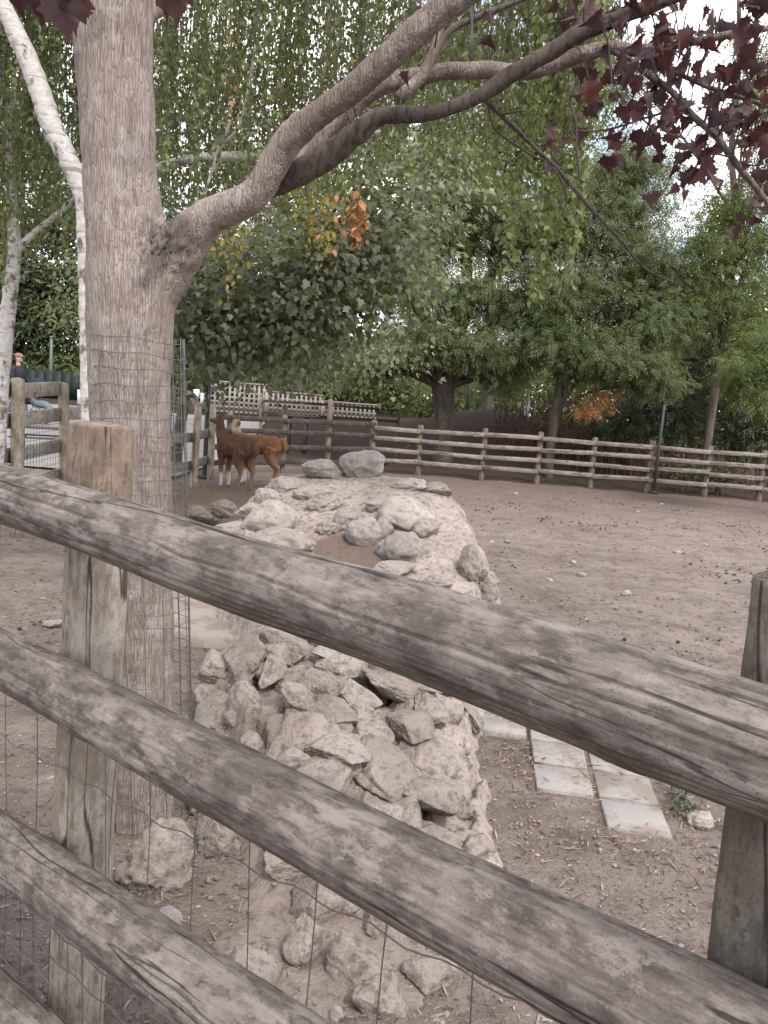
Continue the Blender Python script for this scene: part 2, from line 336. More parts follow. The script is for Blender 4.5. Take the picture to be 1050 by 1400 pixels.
# ------------------------------------------------------------------ ground
def hill(x, y):
    """height of the land: flat paddock, a bank rising behind the far fence, a low sandy rise in the fence corner"""
    h = 0.8 * ss(18.3, 25.0, y) * ss(6.5, 1.0, x)
    h = h + 1.05 * np.exp(-(((x - 3.2) / 2.6) ** 2 + ((y - 22.5) / 2.3) ** 2))
    h = h + 0.75 * np.exp(-(((x - 7.0) / 3.2) ** 2 + ((y - 23.5) / 2.6) ** 2))
    h = h + 0.35 * ss(20, 30, y)
    h = h + 0.12 * np.exp(-(((x + 2.9) / 1.1) ** 2 + ((y - 10.6) / 1.6) ** 2))
    return h
def hz(x, y): return float(hill(np.array([x]), np.array([y]))[0])
def ground_mat():
    k = NT('soil'); v = k.vec()
    n1 = k.noise(v, 0.55, 6, 0.6); n2 = k.noise(v, 7, 8, 0.68); n5 = k.noise(v, 2.2, 7, 0.7, 0.4); n3 = k.noise(v, 45, 6, 0.7); n4 = k.noise(v, 130, 3, 0.6)
    c = k.mix(k.ramp(n1, [(0.3, 0.0), (0.7, 1.0)]), (0.205, 0.164, 0.148), (0.29, 0.238, 0.217))
    c = k.mix(k.ramp(n2, [(0.3, 0.75), (0.5, 0.0)]), c, (0.125, 0.095, 0.082))
    c = k.mix(k.ramp(n3, [(0.56, 0.0), (0.7, 0.65)]), c, (0.36, 0.31, 0.28))
    c = k.mix(k.ramp(n4, [(0.3, 0.7), (0.42, 0.0)]), c, (0.09, 0.07, 0.062))
    c = k.mix(k.ramp(n5, [(0.36, 0.7), (0.5, 0.0)]), c, (0.15, 0.115, 0.102)); c = k.mix(k.ramp(n5, [(0.54, 0.0), (0.68, 0.5)]), c, (0.31, 0.266, 0.25))
    y = k.sep(v, 1); x = k.sep(v, 0)
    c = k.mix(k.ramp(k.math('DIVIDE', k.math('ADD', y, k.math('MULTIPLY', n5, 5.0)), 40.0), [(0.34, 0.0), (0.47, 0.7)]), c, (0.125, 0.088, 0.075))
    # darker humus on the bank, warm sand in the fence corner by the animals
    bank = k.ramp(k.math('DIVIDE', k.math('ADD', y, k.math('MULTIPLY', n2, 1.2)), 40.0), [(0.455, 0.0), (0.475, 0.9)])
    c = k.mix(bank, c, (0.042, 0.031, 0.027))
    d = k.n('ShaderNodeVectorMath', operation='DISTANCE'); k.l(v, d.inputs[0]); d.inputs[1].default_value = (-2.75, 10.9, 0.1)
    sand = k.ramp(k.math('ADD', d.outputs['Value'], k.math('MULTIPLY', n1, 1.6)), [(0.0, 1.0), (0.6, 0.95), (1.0, 0.0)])
    sd_ = k.n('ShaderNodeMapRange'); k.l(k.math('ADD', d.outputs['Value'], k.math('MULTIPLY', n1, 1.6)), sd_.inputs[0])
    sd_.inputs[1].default_value = 1.6; sd_.inputs[2].default_value = 3.1; sd_.inputs[3].default_value = 0.85; sd_.inputs[4].default_value = 0
    c = k.mix(sd_.outputs[0], c, k.mix(n2, (0.20, 0.145, 0.105), (0.34, 0.25, 0.185)))
    vd = k.ramp(k.voro(k.vec((1, 1, 0.2)), 7.5), [(0.0, 0.0), (0.42, 1.0)])
    h = k.math('ADD', k.math('ADD', k.math('MULTIPLY', n2, 1.0), k.math('MULTIPLY', vd, 0.7)), k.math('ADD', k.math('MULTIPLY', n3, 0.6), k.math('MULTIPLY', n4, 0.25)))
    return k.finish(c, 0.95, h, 1.0, 0.045, 0.1)
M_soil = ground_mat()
gx = np.concatenate([np.linspace(-400, -40, 10), np.linspace(-36, -9, 14), np.linspace(-8, 13, 230), np.linspace(14, 36, 14), np.linspace(40, 400, 10)])
gy = np.concatenate([np.linspace(-60, -4, 8), np.linspace(-3, 0.8, 12), np.linspace(0.9, 8, 200), np.linspace(8.06, 20, 120), np.linspace(20.2, 32, 60), np.linspace(34, 60, 14), np.linspace(70, 900, 14)])
GX, GY = np.meshgrid(gx, gy); xs, ys = GX.ravel(), GY.ravel()
near = ss(45, 30, np.hypot(xs, ys))
zs = hill(xs, ys) + near * (0.022 * fbm(np.c_[xs * 1.3, ys * 1.3, xs * 0], 3) + 0.012 * fbm(np.c_[xs * 9, ys * 9, xs * 0], 3))
i, j = np.meshgrid(np.arange(len(gx) - 1), np.arange(len(gy) - 1)); a = (j * len(gx) + i).ravel(); w_ = len(gx)
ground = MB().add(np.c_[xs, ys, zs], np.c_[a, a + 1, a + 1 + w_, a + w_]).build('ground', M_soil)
tag(ground, 'bare brown earth of the paddock', 'ground', kind='structure')

# ------------------------------------------------------------------ the rock mound
MY = np.array([1.60, 1.80, 2.10, 2.55, 3.00, 3.60, 4.10, 4.60, 5.30, 6.10, 6.70, 7.20])
MXR = np.array([0.30, 0.36, 0.42, 0.585, 0.57, 0.57, 0.74, 0.96, 1.10, 1.06, 0.86, 0.4])
MWR = np.array([0.13, 0.13, 0.13, 0.14, 0.15, 0.18, 0.26, 0.40, 0.55, 0.55, 0.45, 0.3])
MXL = np.array([-0.5, -.56, -.54, -.46, -.66, -.90, -.82, -.90, -1.2, -1.35, -1.2, -0.5])
cps = [(330,705,5.9),(380,675,6.2),(430,662,6.4),(500,657,6.4),(560,655,6.2),(600,674,6.0),(570,660,6.5),(610,680,6.4),(630,705,5.7),(650,745,5.2),(300,712,5.6),
       (440,750,5.05),(480,775,4.85),(520,772,4.95),(425,760,4.95),(450,700,5.75),(490,690,5.9),(340,735,5.2),(390,748,4.85),(590,735,5.2),(610,790,4.7),
       (430,805,4.35),(520,805,4.3),(600,830,4.3),(660,830,4.6),(370,868,3.75),(450,885,3.7),(550,915,3.6),(620,940,3.6),
       (280,935,3.35),(300,960,3.2),(400,960,3.15),(500,1000,3.05),(600,1000,3.15),(640,1020,3.15),(300,1010,2.95),
       (350,1085,2.62),(450,1100,2.6),(550,1140,2.55),(640,1110,2.8),(680,1120,2.75),
       (400,1240,2.22),(500,1250,2.24),(600,1240,2.32),(450,1330,1.98),(550,1370,1.93),(640,1310,2.1),(330,1330,1.98),(290,1340,1.96),(330,1260,2.15)]
CPm = np.array([at(*c) for c in cps])
def _phi(r): return np.where(r > 1e-9, r * r * np.log(r + 1e-9), 0)
_K = _phi(np.linalg.norm(CPm[:, None, :2] - CPm[None, :, :2], axis=2)) + np.eye(len(CPm)) * 0.02
_Pm = np.c_[np.ones(len(CPm)), CPm[:, :2]]
_A = np.block([[_K, _Pm], [_Pm.T, np.zeros((3, 3))]]); _w = np.linalg.solve(_A, np.r_[CPm[:, 2], 0, 0, 0])
def mound_base(x, y):
    out = np.zeros_like(x)
    for s in range(0, len(x), 20000):
        X, Yv = x[s:s+20000], y[s:s+20000]
        r = np.sqrt((X[:, None] - CPm[:, 0]) ** 2 + (Yv[:, None] - CPm[:, 1]) ** 2)
        out[s:s+20000] = _phi(r) @ _w[:-3] + _w[-3] + _w[-2] * X + _w[-1] * Yv
    wob = 0.05 * fbm(np.c_[x * 4, y * 4, x * 0 + 3], 3)
    dr = np.interp(y, MY, MXR) - x + wob; dl = x - np.interp(y, MY, MXL) + wob
    e = ss(-0.03, 1.0, dr / np.interp(y, MY, MWR)) * ss(-0.02, 0.26, dl) * ss(1.62, 1.85, y) * ss(7.2, 6.7, y)
    return np.clip(out, 0.02, 1.2) * e - 0.05 * (1 - e)
def cells(x, y, sc, seed):
    """2-D Voronoi: F1, F2, per-cell random"""
    px_, py_ = x * sc, y * sc; cx, cy = np.floor(px_).astype(int), np.floor(py_).astype(int)
    f1 = np.full(len(x), 9.0); f2 = np.full(len(x), 9.0); idv = np.zeros(len(x)); ox = np.zeros(len(x)); oy = np.zeros(len(x))
    for dx in (-1, 0, 1):
        for dy in (-1, 0, 1):
            h = _perm[_perm[(cx + dx + seed) & 255] + ((cy + dy) & 255)]
            qx = cx + dx + 0.1 + 0.8 * h / 255.0; qy = cy + dy + 0.1 + 0.8 * _perm[h + 7] / 255.0
            d = np.hypot(px_ - qx, py_ - qy); nb = d < f1
            f2 = np.where(nb, f1, np.minimum(f2, d)); idv = np.where(nb, _perm[h + 31] / 255.0, idv)
            ox = np.where(nb, px_ - qx, ox); oy = np.where(nb, py_ - qy, oy); f1 = np.where(nb, d, f1)
    return f1, f2, idv, ox / sc, oy / sc
nxm, nym = 330, 620
X, Y = np.meshgrid(np.linspace(-1.5, 1.45, nxm), np.linspace(1.58, 7.3, nym) ** 1.0); X, Y = X.ravel(), Y.ravel()
Zb = mound_base(X, Y)
wx = X + 0.07 * fbm(np.c_[X * 5, Y * 5, X * 0], 3); wy = Y + 0.07 * fbm(np.c_[X * 5, Y * 5, X * 0 + 9], 3)
f1, f2, idv, ox, oy = cells(wx * 1.15, wy * 0.85, 3.4, 5)
g1, g2, idw, _, _ = cells(wx, wy, 9.5, 40)
front = ss(4.3, 3.7, Y) * ss(0.05, 0.2, Zb + 0.1)
edge = f2 - f1
blk = (idv - 0.5) * 0.07 + (np.sin(idv * 40) * ox + np.cos(idv * 57) * oy) * 0.25 - 0.055
blk = blk - 0.06 * ss(0.07, 0.0, edge) * (idv > 0.15)
small = ((idw - 0.5) * 0.035 - 0.022 * ss(0.07, 0.0, g2 - g1)) * (idv > 0.45)
inside = ss(0.0, 0.08, Zb)
_sl = np.hypot(*np.gradient(Zb.reshape(nym, nxm), 5.72 / (nym - 1), 2.95 / (nxm - 1))).ravel(); front = front * (1 - 0.8 * ss(0.9, 2.2, _sl))
Z = Zb + inside * (front * (blk + 0.25 * small) + (1 - front) * (0.25 * small))
Pm = np.c_[X, Y, Z]
def gridn(P, nx, ny):
    G = P.reshape(ny, nx, 3); du = np.gradient(G, axis=1); dv = np.gradient(G, axis=0)
    N = np.cross(du, dv); N /= np.linalg.norm(N, axis=2)[..., None] + 1e-12; return N.reshape(-1, 3)
N = gridn(Pm, nxm, nym)
amp = inside * 0.5 * (0.75 - 0.45 * ss(.3, .8, 1 - N[:, 2])) * (0.035 * fbm(Pm * 5, 4) + 0.020 * np.abs(fbm(Pm * 14 + 5, 4)) + 0.009 * fbm(Pm * 45, 3))
ridge = inside * ss(0.35, 0.65, 1 - N[:, 2]) * 0.022 * np.abs(fbm(Pm * np.array([9, 9, 3.0]) + 2, 4))
# ragged, undercut strata on the right-hand face
Pm = Pm + N * (amp - ridge)[:, None]
crater = np.exp(-(((X + 0.10) / 0.36) ** 2 + ((Y - 4.85) / 0.36) ** 2)); Pm[:, 2] -= 0.0 * crater
i, j = np.meshgrid(np.arange(nxm - 1), np.arange(nym - 1)); a = (j * nxm + i).ravel()
keep = (Zb[a] > -0.045) | (Zb[a + nxm + 1] > -0.045)
a = a[keep]
SOILC = tuple(at(465, 772, 4.88))
M_mound = rock_mat('mound_rock', (0.265, 0.224, 0.203), (0.40, 0.347, 0.315), (0.13, 0.10, 0.088), (0.37, 0.295, 0.235), 1.0, 0.7, (SOILC, 0.50))
M_rock = rock_mat('rough_rock', (0.23, 0.195, 0.178), (0.37, 0.323, 0.295), (0.12, 0.095, 0.083), (0.34, 0.275, 0.225), 1.0, 0.8)
M_boulder = rock_mat('smooth_boulder', (0.275, 0.24, 0.224), (0.38, 0.338, 0.316), (0.18, 0.155, 0.142), (0.40, 0.335, 0.295), 1.3, 0.5)
M_bgrey = rock_mat('grey_boulder', (0.225, 0.20, 0.19), (0.33, 0.30, 0.285), (0.14, 0.12, 0.112), (0.34, 0.295, 0.265), 1.6, 0.5)
mound = thing('rock_mound', 'large pale mound of cracked rock with a ring of boulders on top', 'rock mound', (0, 4, 0))
MB().add(Pm, np.c_[a, a + 1, a + 1 + nxm, a + nxm]).build('rock_mass', M_mound, mound)

# lookup of the mound's surface along a ray
_zg = Pm[:, 2].reshape(nym, nxm)
def msurf(x, y):
    fx = (x + 1.5) / 2.95 * (nxm - 1); fy = (y - 1.58) / 5.72 * (nym - 1)
    if fx < 0 or fy < 0 or fx >= nxm - 1 or fy >= nym - 1: return 0.0
    return max(0.0, float(_zg[int(round(fy)), int(round(fx))]))
def hit(u, v):
    d = ray(u, v)
    for t in np.arange(1.2, 9, 0.01):
        p = CP + d * t
        if p[2] <= msurf(p[0], p[1]): return p
    return CP + d * 9

def ico(n):
    import bmesh
    b = bmesh.new(); bmesh.ops.create_icosphere(b, subdivisions=n, radius=1.0)
    V = np.array([v.co[:] for v in b.verts]); T = np.array([[v.index for v in f.verts] for f in b.faces]); b.free(); return V, T
ICO5, ICO4, ICO3 = ico(5), ico(4), ico(3)
def rock(size, seed, planes=9, hard=0.75, rough=0.07, fine=0.02, lo=False, hi=False):
    """one chunk of stone: a sphere cut by random planes, then roughened"""
    r = np.random.default_rng(seed); V, T = (ICO3 if lo else ICO5 if hi else ICO4); V = V.copy(); V = V * (1 + 0.18 * fbm(V * 1.3 + seed, 2))[:, None]
    for _ in range(planes):
        n = r.normal(size=3); n /= np.linalg.norm(n); d = r.uniform(0.5, 0.85); s = V @ n - d
        V = V - n * (np.maximum(s, 0) * hard)[:, None]
    D = V / np.linalg.norm(V, axis=1)[:, None]
    V = V + D * (rough * fbm(V * 3 + seed, 4) + fine * fbm(V * 12 + seed, 4))[:, None]
    V /= np.abs(V).max(0)
    return V * np.asarray(size) / 2, T
def frames_(t, n):
    n = n / np.linalg.norm(n); t = t - n * (t @ n); t /= np.linalg.norm(t); return np.stack([t, np.cross(n, t), n], -1)
def put_rock(name, u, v, w, h, mat, seed, parent=None, p=None, tilt=0.25, sink=0.2, depth=None, lo=False, **kw):
    kw.setdefault('hi', w > 36)
    """a stone whose face shows w x h pixels about (u, v), bedded where that sight line meets the mound or ground"""
    P = hit(u, v + h * 0.35) if p is None else np.asarray(p); s = pxm(P[1])
    W, Hh = w * s, h * s; D = depth if depth else (W + Hh) * 0.5
    V, T = rock((W * 1.06, D, Hh * 1.15), seed, lo=lo, **kw)
    r = random.Random(seed); R = np.array(Euler((r.uniform(-tilt, tilt), r.uniform(-tilt, tilt) * 0.5, r.uniform(-0.5, 0.5))).to_matrix())
    V = V @ R.T; c = P + np.array([0, D * 0.25, Hh * (0.5 - sink) - (0.15 * Hh if p is None else 0)])
    return MB().add(V + c, T=T).build(name, mat, parent, loc=tuple(c), smooth=mat is not M_rock)
# rim boulders and cracked blocks: parts of the mound
B = 'boulder'
for q, (u, v, w, h, m, kw) in enumerate([
    (368,706,82,50,M_boulder,dict(planes=4,hard=.5,rough=.03,fine=.006)), (322,722,66,26,M_boulder,dict(planes=6,rough=.05)),
    (384,741,92,40,M_boulder,dict(planes=5,hard=.5,rough=.04,fine=.01)), (392,662,52,22,M_boulder,dict(planes=6,rough=.04)),
    (475,706,38,32,M_bgrey,dict(planes=6,rough=.03,fine=.006)), (497,727,54,50,M_bgrey,dict(planes=5,hard=.6,rough=.03,fine=.006)),
    (560,704,96,50,M_boulder,dict(planes=7,hard=.6,rough=.03,fine=.006)), (520,690,48,24,M_boulder,dict(planes=4,rough=.03)),
    (553,747,74,48,M_bgrey,dict(planes=4,hard=.5,rough=.04,fine=.01)), (601,796,48,22,M_bgrey,dict(planes=6)),
    (540,778,60,22,M_boulder,dict(planes=8)), (440,688,52,26,M_rock,dict(planes=7,rough=.12)), (275,702,52,24,M_rock,dict(planes=7)),
    (303,694,40,24,M_rock,dict(planes=7)), (340,698,46,24,M_boulder,dict(planes=6)), (362,680,44,26,M_boulder,dict(planes=5,rough=.04)),
    (430,672,60,24,M_boulder,dict(planes=6)), (598,668,44,22,M_rock,dict(planes=8)), (560,662,52,18,M_boulder,dict(planes=8)),
    (450,722,40,26,M_rock,dict(planes=6,rough=.15)), (583,722,50,30,M_boulder,dict(planes=6)), (520,722,36,34,M_bgrey,dict(planes=5,rough=.03)), (640,770,40,60,M_rock,dict(planes=8,rough=.12)), (665,800,44,60,M_rock,dict(planes=8,rough=.12))]):
    put_rock(B, u, v, w, h, m, 100 + q, mound, sink=0.12, **kw)
for q, (u, v, w, h, sk) in enumerate([
    (388,880,84,52,.2),(298,908,74,44,.2),(335,908,44,28,.1),(368,922,84,36,.2),(398,930,46,36,.05),(485,922,92,30,.25),(288,948,64,44,.2),
    (350,972,56,38,.2),(318,982,36,28,.15),(432,985,110,76,.3),(408,1030,44,44,.15),(466,1042,84,50,.25),(520,986,36,34,.2),(560,968,70,60,.38),(610,960,60,50,.4),
    (300,1010,60,40,.2),(350,1050,70,40,.25),(540,1060,70,60,.4),
    (620,1090,70,70,.42),(590,1150,90,50,.42),(655,1150,60,60,.35),
    (440,1225,120,84,.25),(535,1255,110,70,.3),(415,1292,62,80,.15),(335,1335,110,100,.25),(480,1310,120,90,.28),(520,1365,90,80,.2),(405,1375,40,50,.15),
    (590,1330,90,60,.35),(630,1270,80,60,.38)]):
    put_rock('rock_block', u, v, w, h, M_rock, 300 + q, mound, sink=sk, planes=16, hard=0.97, rough=0.05, fine=0.03, tilt=0.35)
# the broken face: angular blocks bedded close together along the slope
pts_ = []; r_ = np.random.default_rng(5)
for _ in range(6000):
    y = r_.uniform(1.84, 4.05); x = r_.uniform(-0.95, 0.62); zb0 = float(mound_base(np.array([x]), np.array([y]))[0])
    if zb0 < 0.05: continue
    sp = 0.165 if y < 3.2 else 0.185
    if x > 0.30 and y < 3.5: continue
    if all((x - a_) ** 2 + (y - b_) ** 2 > sp ** 2 for a_, b_ in pts_): pts_.append((x, y))
for q, (x, y) in enumerate(pts_):
    e_ = 0.05; z4 = mound_base(np.array([x + e_, x - e_, x, x]), np.array([y, y, y + e_, y - e_])); nrm = np.array([-(z4[0] - z4[1]) / (2 * e_), -(z4[2] - z4[3]) / (2 * e_), 1.0]); nrm[:2] = np.clip(nrm[:2], -1.6, 1.6); nrm /= np.linalg.norm(nrm)
    nrm = nrm + r_.normal(size=3) * 0.16; nrm /= np.linalg.norm(nrm)
    w_ = r_.uniform(0.20, 0.38); l_ = w_ * r_.uniform(0.6, 1.0); t_ = r_.uniform(0.10, 0.16)
    V, T = rock((w_, l_, t_), 700 + q, planes=15, hard=0.98, rough=0.04, fine=0.03, hi=True)
    tt = np.array([math.cos(q * 2.4), math.sin(q * 2.4), 0.0]); Fr = frames_(tt, nrm); c = np.array([x, y, float(mound_base(np.array([x]), np.array([y]))[0])]) + nrm * (0.018 - 0.32 * t_ + r_.uniform(-.012, .028))
    MB().add(V @ Fr.T + c, T=T).build('rock_block', M_rock, mound, smooth=False, loc=tuple(c))
# loose stones resting on the mound and the ground
def stone(u, v, w, h, mat, seed, label, p=None, group=None, **kw):
    return tag(put_rock('stone', u, v, w, h, mat, seed, None, p, **kw), label, 'stone', group)
top = hit(497, 652)
stone(497, 638, 66, 40, M_bgrey, 5, 'rounded grey stone perched highest on the rock mound', p=(*at(497, 638, top[1] - 0.05),), planes=4, hard=0.5, rough=0.03, fine=0.008, sink=0.5, tilt=0.1)
stone(442, 644, 66, 30, M_bgrey, 17, 'flat blue-grey angular stone beside the perched rounded stone', p=(*at(442, 645, top[1] - 0.02),), planes=8, rough=0.03, fine=0.006, sink=0.5, tilt=0.1)
V, T = rock((0.2, 0.13, 0.035), 77, planes=10, hard=0.95, rough=0.02, fine=0.01)
c = hit(448, 903) + np.array([0, 0.02, 0.045]); R = np.array(Euler((0.5, -0.25, 0.3)).to_matrix())
tag(MB().add(V @ R.T + c, T=T).build('stone_slab', M_bgrey, loc=tuple(c)), 'broken flat grey slab leaning on the cracked face of the mound', 'stone')
stone(206, 1190, 118, 135, M_rock, 21, 'big rough pitted rock at the foot of the wire-wrapped tree', p=gr(206, 1215), planes=10, rough=0.12, fine=0.05, sink=0.4)
stone(287, 1165, 84, 72, M_rock, 22, 'smaller rough rock wedged behind the big pitted rock', p=gr(287, 1165), planes=9, rough=0.12, fine=0.05, sink=0.4)
stone(228, 1262, 40, 40, M_bgrey, 23, 'small pointed grey stone in front of the big pitted rock', p=gr(228, 1270), planes=8, sink=0.4)
stone(275, 1120, 46, 40, M_rock, 27, 'dark weathered rock close to the base of the wire-wrapped trunk', p=gr(275, 1110), planes=9, rough=0.15, sink=0.4)
stone(458, 1388, 24, 30, M_bgrey, 24, 'small bluish stone between the cracked blocks at the foot of the mound', planes=5)
stone(962, 1128, 46, 26, M_boulder, 25, 'pale flat stone beside the weed and paving slabs', p=gr(962, 1130), planes=8, sink=0.35)
stone(748, 1392, 80, 40, M_boulder, 26, 'flat pale slab of stone in the earth close to the timber fence', p=gr(748, 1392), planes=10, hard=0.95, sink=0.4, depth=0.12)
stone(68, 852, 30, 14, M_boulder, 28, 'white stone on the earth left of the wire-wrapped tree', p=gr(68, 855), planes=7, sink=0.35)
for q, (u, v, w, h) in enumerate([(858,814,16,9),(796,788,14,7),(784,770,9,5),(928,757,12,6),(672,742,8,4),(694,742,9,5),(705,676,6,4),(752,795,12,5),(676,656,6,3),(872,700,6,3),(1000,785,8,4),(965,745,6,3),(905,690,5,3),(742,1002,10,6),(840,1185,8,5),(868,1165,9,6)]):
    stone(u, v, w, h, M_boulder, 50 + q, 'small pale stone lying on the bare earth of the paddock', p=gr(u, v), group='small pale stones on the earth', planes=6, sink=0.3, lo=True)

# ------------------------------------------------------------------ paving slabs and concrete pad
def slab_mat(name, c1, c2):
    k = NT(name); v = k.vec(); n = k.noise(v, 9, 7, 0.65); n2 = k.noise(v, 60, 5, 0.7)
    oi = k.n('ShaderNodeObjectInfo')
    c = k.mix(k.ramp(n, [(0.3, 0.0), (0.7, 1.0)]), c1, c2); c = k.mix(k.math('MULTIPLY', oi.outputs['Random'], 0.45), c, (0.27, 0.26, 0.255))
    c = k.mix(k.ramp(n2, [(0.3, 0.6), (0.4, 0.0)]), c, (0.2, 0.17, 0.15))
    c = k.mix(k.ramp(k.noise(v, 4.5, 6, 0.7), [(0.46, 0.0), (0.57, 0.8)]), c, (0.17, 0.135, 0.118))
    return k.finish(c, 0.85, k.math('ADD', n2, n), 0.35, 0.006, 0.2)
M_slab = slab_mat('paving_concrete', (0.225, 0.208, 0.20), (0.30, 0.28, 0.268)); M_pad = slab_mat('pad_concrete', (0.25, 0.215, 0.197), (0.31, 0.27, 0.248))
paving = thing('paving', 'two short rows of pale concrete paving slabs beside the rock mound', 'paving', (0.95, 3.3, 0)); paving['kind'] = 'structure'
def prism(poly, z0, z1, bev=0.006):
    P = np.array([[p[0], p[1]] for p in poly]); c = P.mean(0); n = len(P)
    mb = MB(); V = [(*p, z0) for p in P] + [(*p, z1 - bev) for p in P] + [(*(c + (p - c) * (1 - bev / np.linalg.norm(p - c) * 1.4)), z1) for p in P]
    Q = [[i, (i+1) % n, k*n + n + (i+1) % n - k*n, n + i] for i in range(n) for k in (0,)] + [[n+i, n+(i+1) % n, 2*n+(i+1) % n, 2*n+i] for i in range(n)]
    T = [[2*n, 2*n+i, 2*n+i+1] for i in range(1, n-1)]
    return mb.add(V, Q, T)
for q, (ci, ri) in enumerate([(1,0),(1,1),(1,2),(1,3),(1,4),(0,1),(0,2),(0,3),(0,4),(0,5),(-1,3),(-1,4),(-1,5),(1,5)]):
    E1, E2 = np.array([.987, -.13]), np.array([.135, .991]); o_ = np.array([.976, 2.845]) + E1 * (.295 if ci == 1 else .27) * (ci - 1) + E2 * .25 * (ri + (0.12 if ci < 0 else 0)); sw, sh_ = .250, .234
    a_ = random.gauss(0, .012); Rm = rotz(a_)[:2, :2]; cn_ = o_ + E1 * sw / 2 + E2 * sh_ / 2
    poly = [cn_ + Rm @ (E1 * x * sw / 2 + E2 * y * sh_ / 2) for x, y in ((-1,-1),(-.2,-1),(1,-1),(1,.3),(1,1),(-1,1))]; poly[0] = poly[0] + (E1 + E2) * abs(random.gauss(0, .006)); poly[2] = poly[2] + (E2 - E1) * abs(random.gauss(0, .006))
    pm_ = prism(poly, -.05, .012, .004); V_ = pm_.V[0]; tl_ = np.array([random.gauss(0, .01), random.gauss(0, .01)]); V_[:, 2] += (V_[:, :2] - cn_) @ tl_ + random.uniform(0, .005); pm_.build('paving_slab', M_slab, paving, smooth=False)
for q, pts in enumerate([] and [[(664,966),(706,980),(710,995),(665,991)],[(665,994),(695,999),(711,1028),(680,1024)],[(711,987),(777,1003),(790,1023),(714,1008)],
    [(733,1027),(790,1024),(797,1053),(722,1045)],[(722,1047),(797,1055),(807,1091),(724,1081)],[(801,1015),(880,1045),(902,1069),(815,1053)],
    [(809,1055),(891,1071),(908,1107),(820,1092)],[(821,1094),(908,1109),(925,1148),(830,1134)],[(770,985),(850,1012),(872,1040),(795,1012)],[(640,950),(700,962),(705,978),(660,964)]]):
    prism([gr(u, v, 0.018) for u, v in pts], -0.05, 0.016 + 0.004 * (q % 3)).build('paving_slab', M_slab, paving, smooth=False)
pad = prism([gr(150, 860, .06), gr(352, 878, .06), gr(420, 850, .06), gr(400, 775, .06), gr(215, 765, .06)], -0.05, 0.075, 0.012).build('concrete_pad', M_pad, smooth=False)
tag(pad, 'pale rough concrete pad at the side of the mound', 'concrete pad', kind='structure')

# litter of chips, twigs, leaves and grit on the earth
M_litter = leaf_mat('litter', [(0.0, (0.07, 0.05, 0.04)), (0.4, (0.13, 0.10, 0.08)), (0.7, (0.22, 0.175, 0.145)), (0.93, (0.31, 0.255, 0.21)), (1.0, (0.20, 0.10, 0.05))], 0.0, 0.9, 0.1)
def gsurf(x, y): return hill(x, y) + 0.022 * fbm(np.c_[x * 1.3, y * 1.3, x * 0], 3) + 0.012 * fbm(np.c_[x * 9, y * 9, x * 0], 3)
def litter(n, ymin, ymax, xmin, xmax, smin, smax, k, thin=0.18):
    yv = ymin + (ymax - ymin) * rng.random(n) ** k; xv = rng.uniform(xmin, xmax, n) * np.clip(yv / 4, 0.35, 3)
    L_ = rng.uniform(smin, smax, n) ** 1.0; W_ = L_ * rng.uniform(thin * 0.4, thin * 2.4, n); a_ = rng.uniform(0, math.pi, n)
    z = gsurf(xv, yv) + 0.004
    on = np.array([msurf(x, y) for x, y in zip(xv, yv)]); z = np.where(on > 0.03, on + 0.006, z)
    t = np.c_[np.cos(a_), np.sin(a_), rng.normal(0, 0.18, n)]; s = np.c_[-np.sin(a_), np.cos(a_), rng.normal(0, 0.35, n)]
    c = np.c_[xv, yv, z]; up = np.c_[np.zeros(n), np.zeros(n), W_ * 0.35]
    V = np.stack([c - t * L_[:, None] / 2, c + s * W_[:, None] / 2 + up, c + t * L_[:, None] / 2, c - s * W_[:, None] / 2 + up * 0.3], 1)
    keep = ~((on > 0.03) & (rng.random(n) < 0.9)); V = V[keep]
    return V.reshape(-1, 3), np.arange(len(V) * 4).reshape(-1, 4)
mb = MB()
for args in ((26000, 1.4, 6, -2.4, 2.8, 0.006, 0.026, 1.2), (9000, 4, 17, -2.6, 2.9, 0.015, 0.06, 1.1), (1800, 1.4, 9, -2.2, 2.6, 0.03, 0.11, 1.2, 0.05)):
    V, Q = litter(*args); mb.add(V, Q)
tag(mb.build('ground_litter', M_litter, smooth=False), 'scattered wood chips, twigs and dead leaves on the earth', 'litter', kind='stuff')
mb = MB()
for (cx, cy, sx, sy, n) in ((.72, 3.45, .10, .22, 500), (.99, 3.35, .025, .35, 350), (.95, 2.78, .16, .07, 260), (1.5, 3.1, .25, .35, 700), (1.35, 2.75, .3, .15, 300), (-.35, 2.1, .25, .18, 350), (1.6, 9, .8, 1.6, 260)):
    n = int(n * .5); xv = rng.normal(cx, sx, n); yv = rng.normal(cy, sy, n); L_ = rng.uniform(.012, .05, n); W_ = L_ * .05 + .001; a_ = rng.uniform(0, math.pi, n); z = gsurf(xv, yv) + rng.uniform(.006, .02, n)
    t = np.c_[np.cos(a_), np.sin(a_), rng.normal(0, .12, n)]; s_ = np.c_[-np.sin(a_), np.cos(a_), np.zeros(n)]; c = np.c_[xv, yv, z]
    V = np.stack([c - t * L_[:, None] / 2, c + s_ * W_[:, None] + [0, 0, .002], c + t * L_[:, None] / 2, c - s_ * W_[:, None]], 1); mb.add(V.reshape(-1, 3), np.arange(n * 4).reshape(-1, 4))
M_straw = leaf_mat('straw', [(0.0, (0.12, 0.08, 0.055)), (0.5, (0.20, 0.145, 0.10)), (1.0, (0.30, 0.235, 0.17))], 0.1, 0.8, 0.15)
tag(mb.build('straw', M_straw, smooth=False), 'drifts of dry straw and needles round the paving slabs', 'straw', kind='stuff')
mb = MB(); n = 1800; V0, T0 = ico(1)
